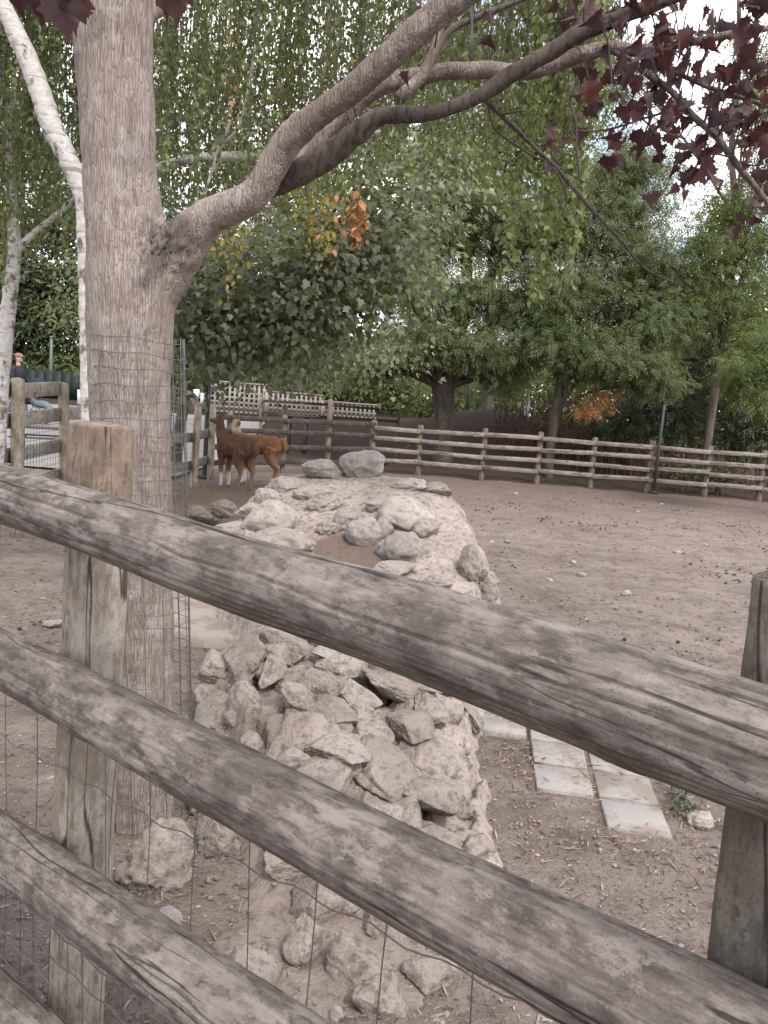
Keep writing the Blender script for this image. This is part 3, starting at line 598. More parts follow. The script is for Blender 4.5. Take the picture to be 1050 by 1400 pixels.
yv = 1.5 + 9 * rng.random(n) ** 1.3; xv = rng.uniform(-2.4, 2.8, n) * np.clip(yv / 4, 0.35, 3); sz = rng.uniform(0.003, 0.010, n)
z = np.maximum(gsurf(xv, yv), np.array([msurf(x, y) for x, y in zip(xv, yv)]))
keep = ~((z > 0.1) & (rng.random(n) < 0.8)); xv, yv, z, sz = xv[keep], yv[keep], z[keep], sz[keep]; n = len(xv)
Vg = (V0[None] * (sz[:, None, None] * rng.uniform(0.6, 1.4, (n, 1, 3)))) + np.c_[xv, yv, z + sz * 0.3][:, None]
mb.add(Vg.reshape(-1, 3), T=(T0[None] + (np.arange(n) * len(V0))[:, None, None]).reshape(-1, 3))
tag(mb.build('gravel', M_rock), 'fine pale grit scattered over the earth', 'gravel', kind='stuff')

mb = MB(); n = 420; V0, T0 = ico(2); cl_ = [(rng.uniform(.8, 6), rng.uniform(4.5, 15)) for _ in range(26)] + [(-1.6, 4.2), (-2.0, 5.0)]
ci_ = rng.integers(0, len(cl_), n); xv = np.array([cl_[i][0] for i in ci_]) + rng.normal(0, .22, n); yv = np.array([cl_[i][1] for i in ci_]) + rng.normal(0, .3, n); sz = rng.uniform(.006, .018, n)
Vg = V0[None] * (sz[:, None, None] * rng.uniform(.7, 1.3, (n, 1, 3)) * [1, 1, .7]) + np.c_[xv, yv, gsurf(xv, yv) + sz * .4][:, None]
mb.add(Vg.reshape(-1, 3), T=(T0[None] + (np.arange(n) * len(V0))[:, None, None]).reshape(-1, 3))
tag(mb.build('droppings', plain_mat('dung', (.05, .036, .028), .9)), 'small dark droppings scattered over the paddock earth', 'droppings', kind='stuff')

# ------------------------------------------------------------------ the near fence
FA = np.array([-0.86, 1.70, 0]); FB = np.array([0.38, 0.70, 0]); FT = (FB - FA) / np.linalg.norm(FB - FA); FN = np.array([-FT[1], FT[0], 0])   # FN points away from the viewer
FANG = math.atan2(FT[1], FT[0])
def fpt(s, z, off=0.0): return FA + FT * s + FN * off + np.array([0, 0, z])
def fhit(u, v, off=0.0):
    d = ray(u, v); k = (FN @ FA + off) / (FN @ d); return CP + d * k
def log_mesh(Ln, R, nx, nt, seed, sq=2.0, ncr=14, flat=(1, 1), knots=3, crack=0.006, wob=0.006, rough=1.0, frame=0.0, taper=0.0):
    """a weathered length of timber along local X: a rounded section, drying checks, knots, furrowed grain"""
    r = np.random.default_rng(seed); x = np.linspace(0, Ln, nx); th = np.arange(nt) * 2 * math.pi / nt
    Xg, Tg = np.meshgrid(x, th, indexing='ij'); cs, sn = np.cos(Tg), np.sin(Tg)
    rad = R / (np.abs(cs) ** sq + np.abs(sn) ** sq) ** (1 / sq)
    rad = rad * (1 - taper * Xg / Ln)
    P3 = np.stack([Xg * 2.0, cs * 1.4 + seed, sn * 1.4], -1).reshape(-1, 3); rad = rad + rough * 0.0035 * fbm(P3, 3).reshape(rad.shape)
    G = np.stack([Xg * 4.0, cs * 9 + seed, sn * 9], -1).reshape(-1, 3); rad = rad + rough * 0.0016 * fbm(G, 3).reshape(rad.shape)
    G = np.stack([Xg * 9.0, cs * 26 + seed, sn * 26], -1).reshape(-1, 3); rad = rad + rough * 0.0007 * fbm(G, 2).reshape(rad.shape)
    for _ in range(ncr):
        x0, ln, t0 = r.uniform(-0.1, Ln), r.uniform(0.15, 0.7) * max(1, Ln / 1.5), r.uniform(0, 2 * math.pi); dpt = crack * r.uniform(0.5, 1.3); wd = r.uniform(0.03, 0.045)
        tt = t0 + 0.12 * fbm(np.c_[x * 3 + seed, x * 0 + t0 * 9, x * 0], 3) + 0.1 * (x - x0)
        env = ss(x0, x0 + 0.12 * ln, x) * ss(x0 + ln, x0 + 0.8 * ln, x)
        dd = (Tg - tt[:, None] + math.pi) % (2 * math.pi) - math.pi
        rad = rad - dpt * env[:, None] * np.exp(-(dd / wd) ** 2)
    for _ in range(knots):
        x0, t0 = r.uniform(0, Ln), r.uniform(0, 2 * math.pi); dd = (Tg - t0 + math.pi) % (2 * math.pi) - math.pi
        q = np.hypot((Xg - x0) / 0.03, dd * R / 0.022); rad = rad + 0.004 * np.exp(-q ** 2) - 0.005 * np.exp(-(q / 0.35) ** 2)
    cy = wob * fbm(np.c_[x * 1.2 + seed, x * 0, x * 0], 2); cz = wob * fbm(np.c_[x * 1.2 + seed, x * 0 + 7, x * 0], 2)
    V = np.stack([Xg, cs * rad * flat[0] + cy[:, None], sn * rad * flat[1] + cz[:, None]], -1).reshape(-1, 3)
    i = np.arange(nx - 1)[:, None] * nt; j = np.arange(nt)[None]; j2 = (j + 1) % nt
    Q = np.stack([i + j, i + j2, i + nt + j2, i + nt + j], -1).reshape(-1, 4)
    V = np.vstack([V, [0, cy[0], cz[0]], [Ln, cy[-1], cz[-1]]]); k = np.arange(nt); k2 = (k + 1) % nt; a = nx * nt
    T = np.vstack([np.stack([np.full(nt, a), k2, k], -1), np.stack([np.full(nt, a + 1), (nx-1)*nt + k, (nx-1)*nt + k2], -1)])
    return MB().add(V, Q, T)
M_rail = wood_mat('weathered_rail', (0.084, 0.070, 0.063), (0.136, 0.116, 0.106), (0.222, 0.194, 0.180), (0.051, 0.042, 0.037), 0.65, 0, 1.0, 0.58)
M_post = wood_mat('fence_post_timber', (0.215, 0.185, 0.152), (0.30, 0.265, 0.225), (0.34, 0.31, 0.275), (0.165, 0.138, 0.112), 0, 0, 0.8, 0.64, 0.0, (1.38, (0.66, 0.55, 0.50)))
M_postb = wood_mat('damp_post_timber', (0.085, 0.073, 0.062), (0.14, 0.122, 0.105), (0.18, 0.16, 0.14), (0.075, 0.045, 0.032), 0, 0, 0.8, 0.66)
fence = thing('timber_fence', 'weathered log-rail fence with wire netting standing in front of the rock mound', 'fence', tuple(fpt(0.3, 0)))
for q, (za, zb, R) in enumerate([(1.346, 1.298, 0.061), (0.955, 0.990, 0.060), (0.49, 0.645, 0.064), (0.10, 0.26, 0.06)]):
    s0, s1 = -1.0, 2.6; sl_ = (zb - za) / 1.593
    o = log_mesh(s1 - s0, R, 430, 132 if q < 3 else 50, 21 + q * 5, ncr=16, knots=7, crack=0.009, wob=0.010).build('rail', M_rail, fence)
    p0 = fpt(s0, za + sl_ * s0, 0 if q < 3 else -0.02)
    o.matrix_parent_inverse = Matrix.Translation(-fence.location)
    o.location = p0; o.rotation_euler = Euler((0, -math.atan(sl_), FANG))
def near_post(ua, va, ub, vb, w, off, mat, seed, ztop, **kw):
    A, Bp = fhit(ua, va, off), fhit(ub, vb, off); t = (A - Bp) / np.linalg.norm(A - Bp)
    base = Bp + t * ((-0.1 - Bp[2]) / t[2]); top_ = Bp + t * ((ztop - Bp[2]) / t[2]); Ln = np.linalg.norm(top_ - base)
    o = log_mesh(Ln, w / 2, 220, 96, seed, sq=4.5, ncr=18, knots=4, crack=0.009, wob=0.004, **kw).build('post', mat, fence)
    Xa = Vector(t); Za = Vector(FN); Ya = Za.cross(Xa).normalized(); Za = Xa.cross(Ya)
    mt = Matrix((Xa, Ya, Za)).transposed().to_4x4(); o.matrix_parent_inverse = Matrix.Translation(-fence.location)
    o.rotation_euler = mt.to_euler(); o.location = base; return o
near_post(139, 580, 107, 1300, 0.125, 0.118, M_post, 61, fhit(139, 579, 0.118)[2], flat=(1, 0.85))
pr = near_post(1128, 795, 1060, 1330, 0.125, 0.112, M_postb, 67, fhit(1100, 792, 0.112)[2], flat=(1, 0.85)); pr['label'] = 'dark damp fence post stained green and rust'
for s in (-1.9, 3.0):
    b = fpt(s, -0.1, 0.118); o = log_mesh(1.6, 0.0625, 60, 40, 70, sq=4.5, flat=(1, .85)).build('post', M_post, fence); o.matrix_parent_inverse = Matrix.Translation(-fence.location); o.location = b; o.rotation_euler = Euler((0, -math.pi / 2, FANG))
for s in (-0.9, 2.5):
    pass
M_wire = plain_mat('galvanised_wire', (0.14, 0.138, 0.138), 0.5, 0.25, 60, 0.5, 0.6)
for q, z in enumerate((0.80, 0.415, 0.345, 0.275, 0.205, 0.135, 0.06)):
    s = np.linspace(-1.9, 3.0, 150); wv = 0.006 * np.sin(s * 2 * math.pi / 0.15 + q) + 0.008 * fbm(np.c_[s * 2, s * 0 + q * 3, s * 0], 2)
    sag = 0.045 * (s - 0.4) if q else 0.06 * (s - 0.5) - 0.06 * np.cos(s * 1.3)
    tube(MB(), np.array([fpt(a_, z + w_ + g_ * 0.9, 0.055 if q == 0 else 0.048) for a_, w_, g_ in zip(s, wv, sag)]), 0.0014 if q == 0 else 0.0019, 5).build('horizontal_wire', M_wire, fence)
for q, s in enumerate(np.arange(-1.87, 3.0, 0.075)):
    topz = 0.93 if q % 2 == 0 else 0.42; z = np.linspace(-0.02, topz, 14)
    P = np.array([fpt(s + 0.006 * math.sin(q * 2 + k * 9), k, 0.05) for k in z]); tube(MB(), P, 0.0011 if topz > 0.5 else 0.0015, 4).build('upright_wire', M_wire, fence)

# ------------------------------------------------------------------ leaves
def frames(T, Nn):
    T = T / (np.linalg.norm(T, axis=1)[:, None] + 1e-9); Nn = Nn - T * (T * Nn).sum(1)[:, None]; Nn /= np.linalg.norm(Nn, axis=1)[:, None] + 1e-9
    return np.stack([T, np.cross(Nn, T), Nn], -1)
def scatter(tmpl, pos, T, Nn, size):
    V0, Q0, T0 = tmpl; R = frames(T, Nn); n = len(pos)
    V = np.einsum('nij,kj->nki', R, V0) * np.asarray(size)[:, None, None] + pos[:, None]
    off = (np.arange(n) * len(V0))[:, None, None]
    return (V.reshape(-1, 3), (Q0[None] + off).reshape(-1, 4) if len(Q0) else None, (T0[None] + off).reshape(-1, 3) if len(T0) else None)
E0 = np.zeros((0, 3), int); EQ = np.zeros((0, 4), int)
BIRCH2 = (np.array([[0,0,0],[.42,.30,.05],[1,0,-.06],[.42,-.30,.05]]), EQ, np.array([[0,2,1],[0,3,2]]))
BIRCH = (np.array([[0,0,0],[.28,.30,.05],[.62,.24,.04],[1,0,-.06],[.62,-.24,.04],[.28,-.30,.05]]), np.array([[0,3,2,1],[0,5,4,3]]), E0)
def palmate(bend=0.15, cup=0.06, fine=False):
    """five-lobed leaf, stalk end at the origin, tip along +X"""
    lob = [(0,0),(.02,.20),(-.12,.36),(.12,.38),(.10,.52),(.26,.47),(.38,.62),(.44,.46),(.60,.44),(.52,.30),(.66,.24),(.74,.10),(1,0)]
    if not fine: lob = [(0,0),(-.10,.34),(.16,.33),(.34,.58),(.46,.30),(.66,.22),(1,0)]
    pts = lob + [(x, -y) for x, y in lob[-2:0:-1]]
    P = np.array([(x, y, cup * (abs(y) * 2) ** 1.5 - bend * x * x) for x, y in pts] + [(.3, 0, -bend * .09 - .02)])
    n = len(pts); T = np.array([[n, i, (i + 1) % n] for i in range(n)]); return (P, EQ, T)
PALM, PALMF = palmate(), palmate(0.22, 0.10, True)
def pinnate(k=4, ll=0.34, lw=0.085):
    """a feathered leaf: k pairs of narrow leaflets and an end leaflet"""
    V, Q = [], []
    for i in range(k):
        x = 0.15 + 0.7 * i / k; zz = -0.25 * x * x
        for s in (-1, 1):
            b = len(V); a = 0.95 - 0.1 * i; dx, dy = math.cos(a) * ll, math.sin(a) * ll * s
            px_, py_ = -math.sin(a) * lw * s, math.cos(a) * lw
            V += [(x, 0, zz), (x + dx * .45 + px_, dy * .45 + py_, zz + .02), (x + dx, dy, zz - .10), (x + dx * .45 - px_, dy * .45 - py_, zz + .02)]; Q.append([b, b+1, b+2, b+3])
    b = len(V); V += [(.8, 0, -.16), (1.0, lw, -.22), (1.2, 0, -.36), (1.0, -lw, -.22)]; Q.append([b, b+1, b+2, b+3])
    return (np.array(V), np.array(Q), E0)
PINN = pinnate(3, 0.42, 0.06); PINS = pinnate(1, 0.55, 0.10)
def unit(n): v = rng.normal(size=(n, 3)); return v / np.linalg.norm(v, axis=1)[:, None]

# ------------------------------------------------------------------ the wire-wrapped maple
M_bark = bark_mat('maple_bark', (0.235, 0.188, 0.168), (0.325, 0.273, 0.25), (0.125, 0.098, 0.086), (55, 55, 6.0), 0.75, (0.35, 0.32, 0.305), fiss=(120, 120, 13), limbx=(-0.55, -0.2), scar=[(tuple(at(232, 320, 2.62)), 0.10), (tuple(at(215, 355, 2.60)), 0.07), (tuple(at(198, 385, 2.60)), 0.05)])
M_dbranch = bark_mat('dark_branch_bark', (0.065, 0.050, 0.044), (0.11, 0.088, 0.078), (0.03, 0.024, 0.021), (40, 40, 14), 0.7)
M_twig = bark_mat('dark_twig', (0.075, 0.06, 0.055), (0.12, 0.10, 0.092), (0.03, 0.025, 0.022), (30, 30, 8), 0.4)
TY = 2.72
maple = thing('maple_tree', 'grey-barked dark-red-leaved maple with a wire guard round its trunk', 'tree', tuple(gr(195, 1120)))
def limb(mb, pts, n=24, sides=16, extra=0.0):
    """pts: (u, v, Y, width in px)"""
    P = np.array([at(u, v, Y) for u, v, Y, w in pts]); r = np.array([w * 0.5 * pxm(Y) for u, v, Y, w in pts])
    k = np.linspace(0, len(r) - 1, n); tube(mb, catmull(P, n), np.interp(k, np.arange(len(r)), r) + extra, sides); return mb
mb = MB()
limb(mb, [(197,1175,TY,100),(194,1120,TY,92),(194,1000,TY,86),(192,850,TY,88),(186,700,TY,96),(178,560,TY,104),(178,440,TY,114),(180,380,TY,116),(171,300,TY,100),(166,250,TY,93),(160,150,TY,93),(155,60,TY,95),(154,-60,TY,98),(152,-260,TY,96),(150,-420,TY,90)], 60, 28)
limb(mb, [(196,430,TY,60),(222,375,TY,72),(250,335,TY-.02,62),(278,302,TY-.04,48),(315,284,TY-.06,44),(350,264,TY-.08,41),(375,222,TY-.1,38),(395,190,TY-.12,37),(430,160,TY-.15,35),(470,132,TY-.18,34),(510,98,TY-.2,35),(560,52,TY-.22,37),(620,0,TY-.25,36),(700,-60,TY-.28,38),(800,-130,TY-.3,32)], 70, 20)
limb(mb, [(195,20,TY+.05,30),(214,10,TY+.1,22),(232,-20,TY+.15,22),(250,-80,TY+.2,20)], 12, 12)
V, N, Q4, T3 = voxel(mb, 0.0105, 5, 0.6)
fork = np.exp(-((np.linalg.norm(V - at(222, 335, TY - 0.08), axis=1)) / 0.10) ** 2)
d = 0.0035 * fbm(V * np.array([45, 45, 7.0]), 3) + 0.004 * fbm(V * 7, 3) + fork * (0.016 * np.abs(fbm(V * 28, 3)) + 0.012 * fbm(V * 60, 2))
low = ss(1.45, 0.3, V[:, 2]); d = d + low * 0.008 * fbm(V * np.array([60, 60, 9.0]) + 4, 3)
MB().add(V + N * d[:, None], Q4, T3).build('trunk', M_bark, maple)
# the dark burr of scar tissue in the fork
mb = MB(); c = at(222, 322, TY - 0.13)
V, T = rock((0.11, 0.09, 0.19), 91, planes=2, rough=0.3, fine=0.2); R = np.array(Euler((0, 0.6, 0)).to_matrix())
M_scar = bark_mat('scar_bark', (0.12, 0.10, 0.09), (0.20, 0.17, 0.155), (0.045, 0.038, 0.035), (40, 40, 40), 0.9)
MB().add(V @ R.T + at(222, 335, TY - 0.065), T=T).build('bark_scar', M_scar, maple)
BR = []
def branch(pts, mat=M_twig, n=30, sides=9, name='branch', rough=0.10):
    P = np.array([at(u, v, Y) for u, v, Y, w in pts]); r = np.array([w * 0.5 * pxm(Y) for u, v, Y, w in pts])
    P = catmull(P, n); rr = np.interp(np.linspace(0, len(r) - 1, n), np.arange(len(r)), r)
    P = P + 0.006 * np.stack([fbm(P * 6 + s, 2) for s in (1, 5, 9)], -1); P[0] = at(*pts[0][:3])
    BR.append(P); return tube(MB(), P, rr, sides, True, 3, rough).build(name, mat, maple)
Y0 = TY - 0.02
branch([(360,262,Y0+.06,24),(400,242,Y0+.02,32),(450,214,Y0+.02,30),(490,180,Y0,26),(522,160,Y0,22),(580,155,Y0-.05,18),(640,138,Y0-.08,18),(690,108,Y0-.1,20),(745,75,Y0-.12,20),(800,42,Y0-.15,20),(860,20,Y0-.18,18),(930,-10,Y0-.2,16),(1020,-60,Y0-.2,12)], M_dbranch, 60, 14, 'branch', .2)
branch([(375,250,Y0+.10,34),(412,212,Y0+.12,34),(445,172,Y0+.15,32),(490,135,Y0+.18,28),(540,112,Y0+.2,24),(600,100,Y0+.2,20),(670,98,Y0+.2,20),(730,97,Y0+.2,19),(790,76,Y0+.18,19),(835,65,Y0+.15,17),(875,68,Y0+.1,14),(930,60,Y0+.05,10),(985,50,Y0,9),(1060,36,Y0,7)], M_bark, 60, 14)
branch([(545,135,Y0+.15,16),(575,105,Y0+.17,15),(590,75,Y0+.18,13),(603,35,Y0+.2,10),(610,15,Y0+.2,8)], M_bark, 16, 10)
branch([(575,120,Y0+.2,8),(612,45,Y0+.25,8),(650,25,Y0+.28,8),(705,2,Y0+.3,7),(760,-20,Y0+.3,6)], M_twig, 18, 7)
branch([(838,68,Y0+.14,9),(870,90,Y0+.1,8),(912,120,Y0+.05,8),(945,155,Y0,8),(980,190,Y0-.05,8),(1020,240,Y0-.1,8),(1070,300,Y0-.12,7)], n=34)
branch([(880,75,Y0+.08,6),(930,100,Y0+.05,6),(975,120,Y0,6),(1030,140,Y0-.05,5),(1070,150,Y0-.08,4)], n=24, sides=7)
branch([(660,132,Y0-.08,7),(690,160,Y0,6),(715,185,Y0+.1,6),(755,225,Y0+.15,5),(795,270,Y0+.2,5),(845,325,Y0+.25,4),(880,365,Y0+.3,3),(925,388,Y0+.3,2.2)], n=34, sides=7)
branch([(668,145,Y0-.06,3),(680,178,Y0,3),(715,205,Y0+.1,3),(755,225,Y0+.15,2.6),(800,248,Y0+.2,2)], n=20, sides=6)
branch([(755,228,Y0+.15,3.4),(770,255,Y0+.15,3),(775,280,Y0+.2,2.6),(760,305,Y0+.2,2)], n=16, sides=6)
branch([(760,262,Y0+.2,2.6),(720,272,Y0+.2,2.2),(685,280,Y0+.2,1.6)], n=12, sides=6)
branch([(785,92,Y0+.18,4.5),(788,110,Y0+.18,4),(780,140,Y0+.2,4),(785,165,Y0+.2,3.6),(790,205,Y0+.2,3.2),(795,250,Y0+.2,2.6)], n=26, sides=6)
branch([(645,0,Y0+.28,4),(645,40,Y0+.25,4),(644,85,Y0+.22,3.4)], n=10, sides=6)
branch([(785,180,Y0+.2,2.4),(830,178,Y0+.2,2.4),(880,162,Y0+.12,3),(935,150,Y0+.02,3.4)], n=18, sides=6)
# twig sprays that carry the leaves
LC = [(760,185),(775,188),(838,130),(850,150),(862,175),(845,195),(872,140),(880,205),(895,190),(905,230),(870,110),(900,95),(930,80),(960,70),(945,100),(985,95),(1010,60),(1030,30),
      (990,15),(1035,85),(1020,120),(985,135),(960,140),(1000,165),(1035,160),(1015,190),(975,185),(945,200),(925,215),(935,245),(960,235),(1000,215),(1040,195),(1035,310),(1038,275),(820,25),(795,15),(770,15),(845,15),(880,10),
      (925,30),(940,20),(905,45),(860,60),(1045,50),(1045,125),(545,108),(608,12),(700,8),(690,20),(810,125),(915,160),(890,130),(1030,235),(975,30),(955,45),(430,92),(455,105)]
M_red = leaf_mat('red_maple_leaf', [(0.0, (0.055, 0.018, 0.020)), (0.4, (0.085, 0.026, 0.026)), (0.75, (0.115, 0.035, 0.032)), (1.0, (0.14, 0.05, 0.038))], 0.30, 0.45, 0.4)
k = NT('red_leaf_each'); oi = k.n('ShaderNodeObjectInfo')
cc = k.ramp(oi.outputs['Random'], [(0.0, (0.030, 0.016, 0.020)), (0.4, (0.046, 0.021, 0.025)), (0.75, (0.066, 0.028, 0.029)), (1.0, (0.10, 0.044, 0.036))])
vn = k.noise(k.vec((30, 30, 30)), 1.0, 4, 0.6); cc = k.mix(k.ramp(vn, [(0.35, 0.5), (0.55, 0.0)]), cc, (0.035, 0.014, 0.016))
pb = k.n('ShaderNodeBsdfPrincipled'); k.l(cc, pb.inputs['Base Color']); pb.inputs['Roughness'].default_value = 0.5; pb.inputs['Specular IOR Level'].default_value = 0.3
tl = k.n('ShaderNodeBsdfTranslucent'); k.l(k.mix(1.0, cc, (1.6, 1.2, 1.0), 'MULTIPLY'), tl.inputs[0]); ms = k.n('ShaderNodeMixShader'); ms.inputs[0].default_value = 0.35
k.l(pb.outputs[0], ms.inputs[1]); k.l(tl.outputs[0], ms.inputs[2]); k.l(ms.outputs[0], k.out.inputs[0]); M_redleaf = k.m
leafmeshes = []
for q in range(5):
    P_, _, T_ = palmate(0.15 + 0.22 * q, 0.08 + 0.16 * (q % 3), True); P_ = P_.copy(); P_[:, 2] += 0.07 * np.sin(P_[:, 0] * 5 + q) * P_[:, 1]
    mb = MB().add(P_, T=T_); tube(mb, np.array([[-0.75, 0.06 * q - .1, 0.25], [-0.4, 0.02, 0.10], [0.0, 0, 0]]), 0.014, 4)
    me = mb.mesh('leaf'); me.materials.append(M_redleaf); leafmeshes.append(me)
allbr = np.concatenate(BR)
def put_leaf(p, size, q, spread=0.9):
    o = link('leaf', leafmeshes[q % 5], None, maple)
    t = np.array([random.gauss(0, 0.6), random.gauss(0, 0.6), -1.0 + random.gauss(0, 0.35)]); nn = np.array([random.gauss(0, .7), random.gauss(-.2, .9), random.gauss(0.3, .7)])
    R = frames(t[None], nn[None])[0]; o.rotation_euler = Matrix(R.tolist()).to_euler(); o.location = p; o.scale = (size,) * 3; return o
cnt = 0
for (u, v) in LC:
    c = at(u, v, Y0 + random.uniform(-0.25, 0.25)); i = np.argmin(np.linalg.norm(allbr - c, axis=1)); a = allbr[i]
    mid = (a + c) / 2 + np.array([0, 0, 0.04]); tube(MB(), catmull([a, mid, c], 8), np.linspace(0.0035, 0.0012, 8), 5).build('twig', M_twig, maple)
    big = u > 800
    for _ in range(6 if big else (3 if u > 700 else 1)):
        if cnt >= 290: break
        p = c + np.array([random.gauss(0, 0.055), random.gauss(0, 0.10), random.gauss(0.03, 0.05)]); put_leaf(p, random.uniform(0.036, 0.068), cnt); cnt += 1
for (u, v, s) in ((85, 22, .125), (62, 14, .10), (78, -8, .12), (100, 5, .12), (22, -6, .10), (240, -2, .13), (226, 2, .10)):
    o = put_leaf(at(u, v - 30, 2.35), s, cnt); cnt += 1
    R = frames(np.array([[random.gauss(0, .15), .1, -1.0]]), np.array([[random.gauss(0, .25), -1.0, .1]]))[0]; o.rotation_euler = Matrix(R.tolist()).to_euler()
# wire guard
guard = thing('tree_guard', 'square-mesh galvanised wire guard wrapped round the maple trunk', 'tree guard', tuple(gr(198, 1120)))
gt, gb = at(181, 466, TY), at(200, 1125, TY); zt, zb_ = gt[2], 0.0
def gc(z): t = (z - gb[2]) / (gt[2] - gb[2]); return gb + (gt - gb) * t
GR = 0.152
def gpt(z, a):
    r = GR * (1 + 0.05 * math.sin(3 * a + 1) + 0.06 * max(0, math.cos(a)) * (z > 0)); c = gc(z); return np.array([c[0] + 0.008 + r * math.cos(a), c[1] + r * math.sin(a), z])
for q, z in enumerate(np.arange(0.03, zt + 0.001, (zt - 0.03) / 33)):
    A = np.linspace(0, 2 * math.pi, 49)
    P = np.array([gpt(z + 0.004 * math.sin(a * 5 + q) + 0.006 * math.sin(a + q * .7), a) for a in A]); P[-1] = P[0]
    tube(MB(), P, 0.0015, 4, False).build('wire_ring', M_wire, guard)
for a in list(np.arange(0.05, 2 * math.pi - 0.1, 2 * math.pi / 15)) + [-0.12, 0.16]:
    P = np.array([gpt(z, a + 0.02 * math.sin(z * 4 + a * 3)) for z in np.linspace(0.0, zt + 0.02, 22)]); tube(MB(), P, 0.0015, 4).build('upright_wire', M_wire, guard)

# ------------------------------------------------------------------ weeping birches
def birch_mat():
    k = NT('birch_bark'); n = k.noise(k.vec((5, 5, 34)), 1.0, 4, 0.6, 0.3); n2 = k.noise(k.vec((9, 9, 7)), 1.0, 6, 0.65); n3 = k.noise(k.vec((60, 60, 60)), 1.0, 4, 0.6)
    c = k.mix(k.ramp(n3, [(0.3, 0.0), (0.7, 1.0)]), (0.34, 0.315, 0.30), (0.47, 0.45, 0.435))
    c = k.mix(k.ramp(n, [(0.36, 0.85), (0.45, 0.0)]), c, (0.17, 0.145, 0.13)); c = k.mix(k.ramp(n2, [(0.54, 0.0), (0.62, 0.9)]), c, (0.075, 0.062, 0.055))
    return k.finish(c, 0.7, k.math('ADD', n, n2), 0.4, 0.008, 0.25)
M_birch = birch_mat()
M_bleaf = leaf_mat('birch_leaf', [(0.0, (0.072, 0.10, 0.042)), (0.45, (0.12, 0.155, 0.062)), (0.8, (0.165, 0.195, 0.08)), (0.95, (0.21, 0.225, 0.09)), (1.0, (0.30, 0.24, 0.07))], 0.5, 0.4, 0.45, ((0.15, 0.15, 0.07), 0.8, 0.45))
BY = 5.2
birch = thing('birch_tree', 'white-barked weeping birch behind the wire-wrapped maple', 'tree', tuple(gr(128, 850)))
mb = MB()
limb(mb, [(136,860,BY,40),(128,700,BY,30),(124,560,BY,26),(121,450,BY,23),(119,380,BY,22),(116,300,BY,22),(112,262,BY,24),(92,215,BY,26),(70,170,BY,28),(55,125,BY,27),(38,80,BY,26),(22,45,BY,24),(5,10,BY,22),(-40,-80,BY,20),(-60,-300,BY,14)], 60, 14)
limb(mb, [(110,270,BY,18),(122,230,BY+.05,14),(118,190,BY+.1,9),(119,162,BY+.1,6)], 14, 10)
V, N, Q4, T3 = voxel(mb, 0.014, 4); MB().add(V + N * (0.006 * fbm(V * 20, 3))[:, None], Q4, T3).build('trunk', M_birch, birch)
for pts in ([(118,262,BY,14),(170,245,BY+.1,14),(215,230,BY+.1,13),(262,218,BY,12),(310,214,BY,12),(360,212,BY,10),(420,205,BY,8),(520,180,BY,5)],
            [(285,216,BY,5),(300,195,BY,9),(308,178,BY,9),(315,165,BY,6)], [(293,235,BY,5),(305,200,BY,5),(330,165,BY-.1,4),(350,60,BY-.1,4)], [(262,285,BY-.1,6),(275,270,BY-.1,8),(282,258,BY-.1,4),(300,200,BY-.1,4)]):
    P = np.array([at(u, v, y) for u, v, y, w in pts]); r = [w * .5 * pxm(BY) for *_, w in pts]
    tube(MB(), catmull(P, 20), np.interp(np.linspace(0, len(r) - 1, 20), np.arange(len(r)), r), 8, True, 2, .15).build('branch', M_birch, birch)
# upper limbs arching out above the frame, from which the strands hang
arch = MB(); tops = []
for (u0, v0, u1, v1, Yb) in ((-40,-80,260,-330,5.0),(-40,-120,480,-380,5.4),(-50,-200,700,-330,5.6),(-50,-200,860,-230,5.8),(-40,-80,100,-250,4.6),(-60,-250,350,-420,6.4),(-50,-200,-200,-260,5.6),(-60,-260,600,-420,6.6)):
    a, b = at(u0, v0, BY), at(u1, v1, Yb); m_ = (a + b) / 2 + np.array([0, 0, 0.5]); P = catmull([a, m_, b, b + np.array([0.3, 0, -0.35])], 40)
    tube(arch, P, np.linspace(0.04, 0.008, 40), 7); tops.append(P)
arch.build('crown_limbs', M_birch, birch)
def strands(lst, leafsz, parent, lmat, name='crown', gap=0.026, twmat=M_twig, spread=1.0):
    """hanging twigs: (top point, bottom z) with small leaves along them"""
    tmb = MB(); pos, T, Nn, sz = [], [], [], []
    for (p, zb2, s) in lst:
        Ln = p[2] - zb2; n = 9; t = np.linspace(0, 1, n)
        wx_ = 0.10 * fbm(np.c_[t * 1.5 + s, t * 0, t * 0], 2) * (t * Ln) ** 0.5; wy_ = 0.10 * fbm(np.c_[t * 1.5 + s, t * 0 + 5, t * 0], 2) * (t * Ln) ** 0.5
        P = np.c_[p[0] + wx_, p[1] + wy_, p[2] - t * Ln]; tube(tmb, P, np.linspace(0.0035, 0.0012, n), 3, False)
        m = max(3, int(Ln / gap)); q = np.sort(rng.random(m)); C_ = np.c_[np.interp(q, t, P[:, 0]), np.interp(q, t, P[:, 1]), np.interp(q, t, P[:, 2])]
        dirs = unit(m); dirs[:, 2] = -np.abs(dirs[:, 2]) - 0.5
        pos.append(C_ + unit(m) * (0.012 + 0.04 * spread * rng.random((m, 1)))); T.append(dirs); Nn.append(unit(m)); sz.append(leafsz * rng.uniform(0.65, 1.25, m))
    pos = np.concatenate(pos); mb = MB(); mb.add(*scatter(BIRCH if len(lst) < 100 else BIRCH2, pos, np.concatenate(T), np.concatenate(Nn), np.concatenate(sz)))
    c = mb.build(name, lmat, parent); tmb.build('hanging_twigs', twmat, parent); return c
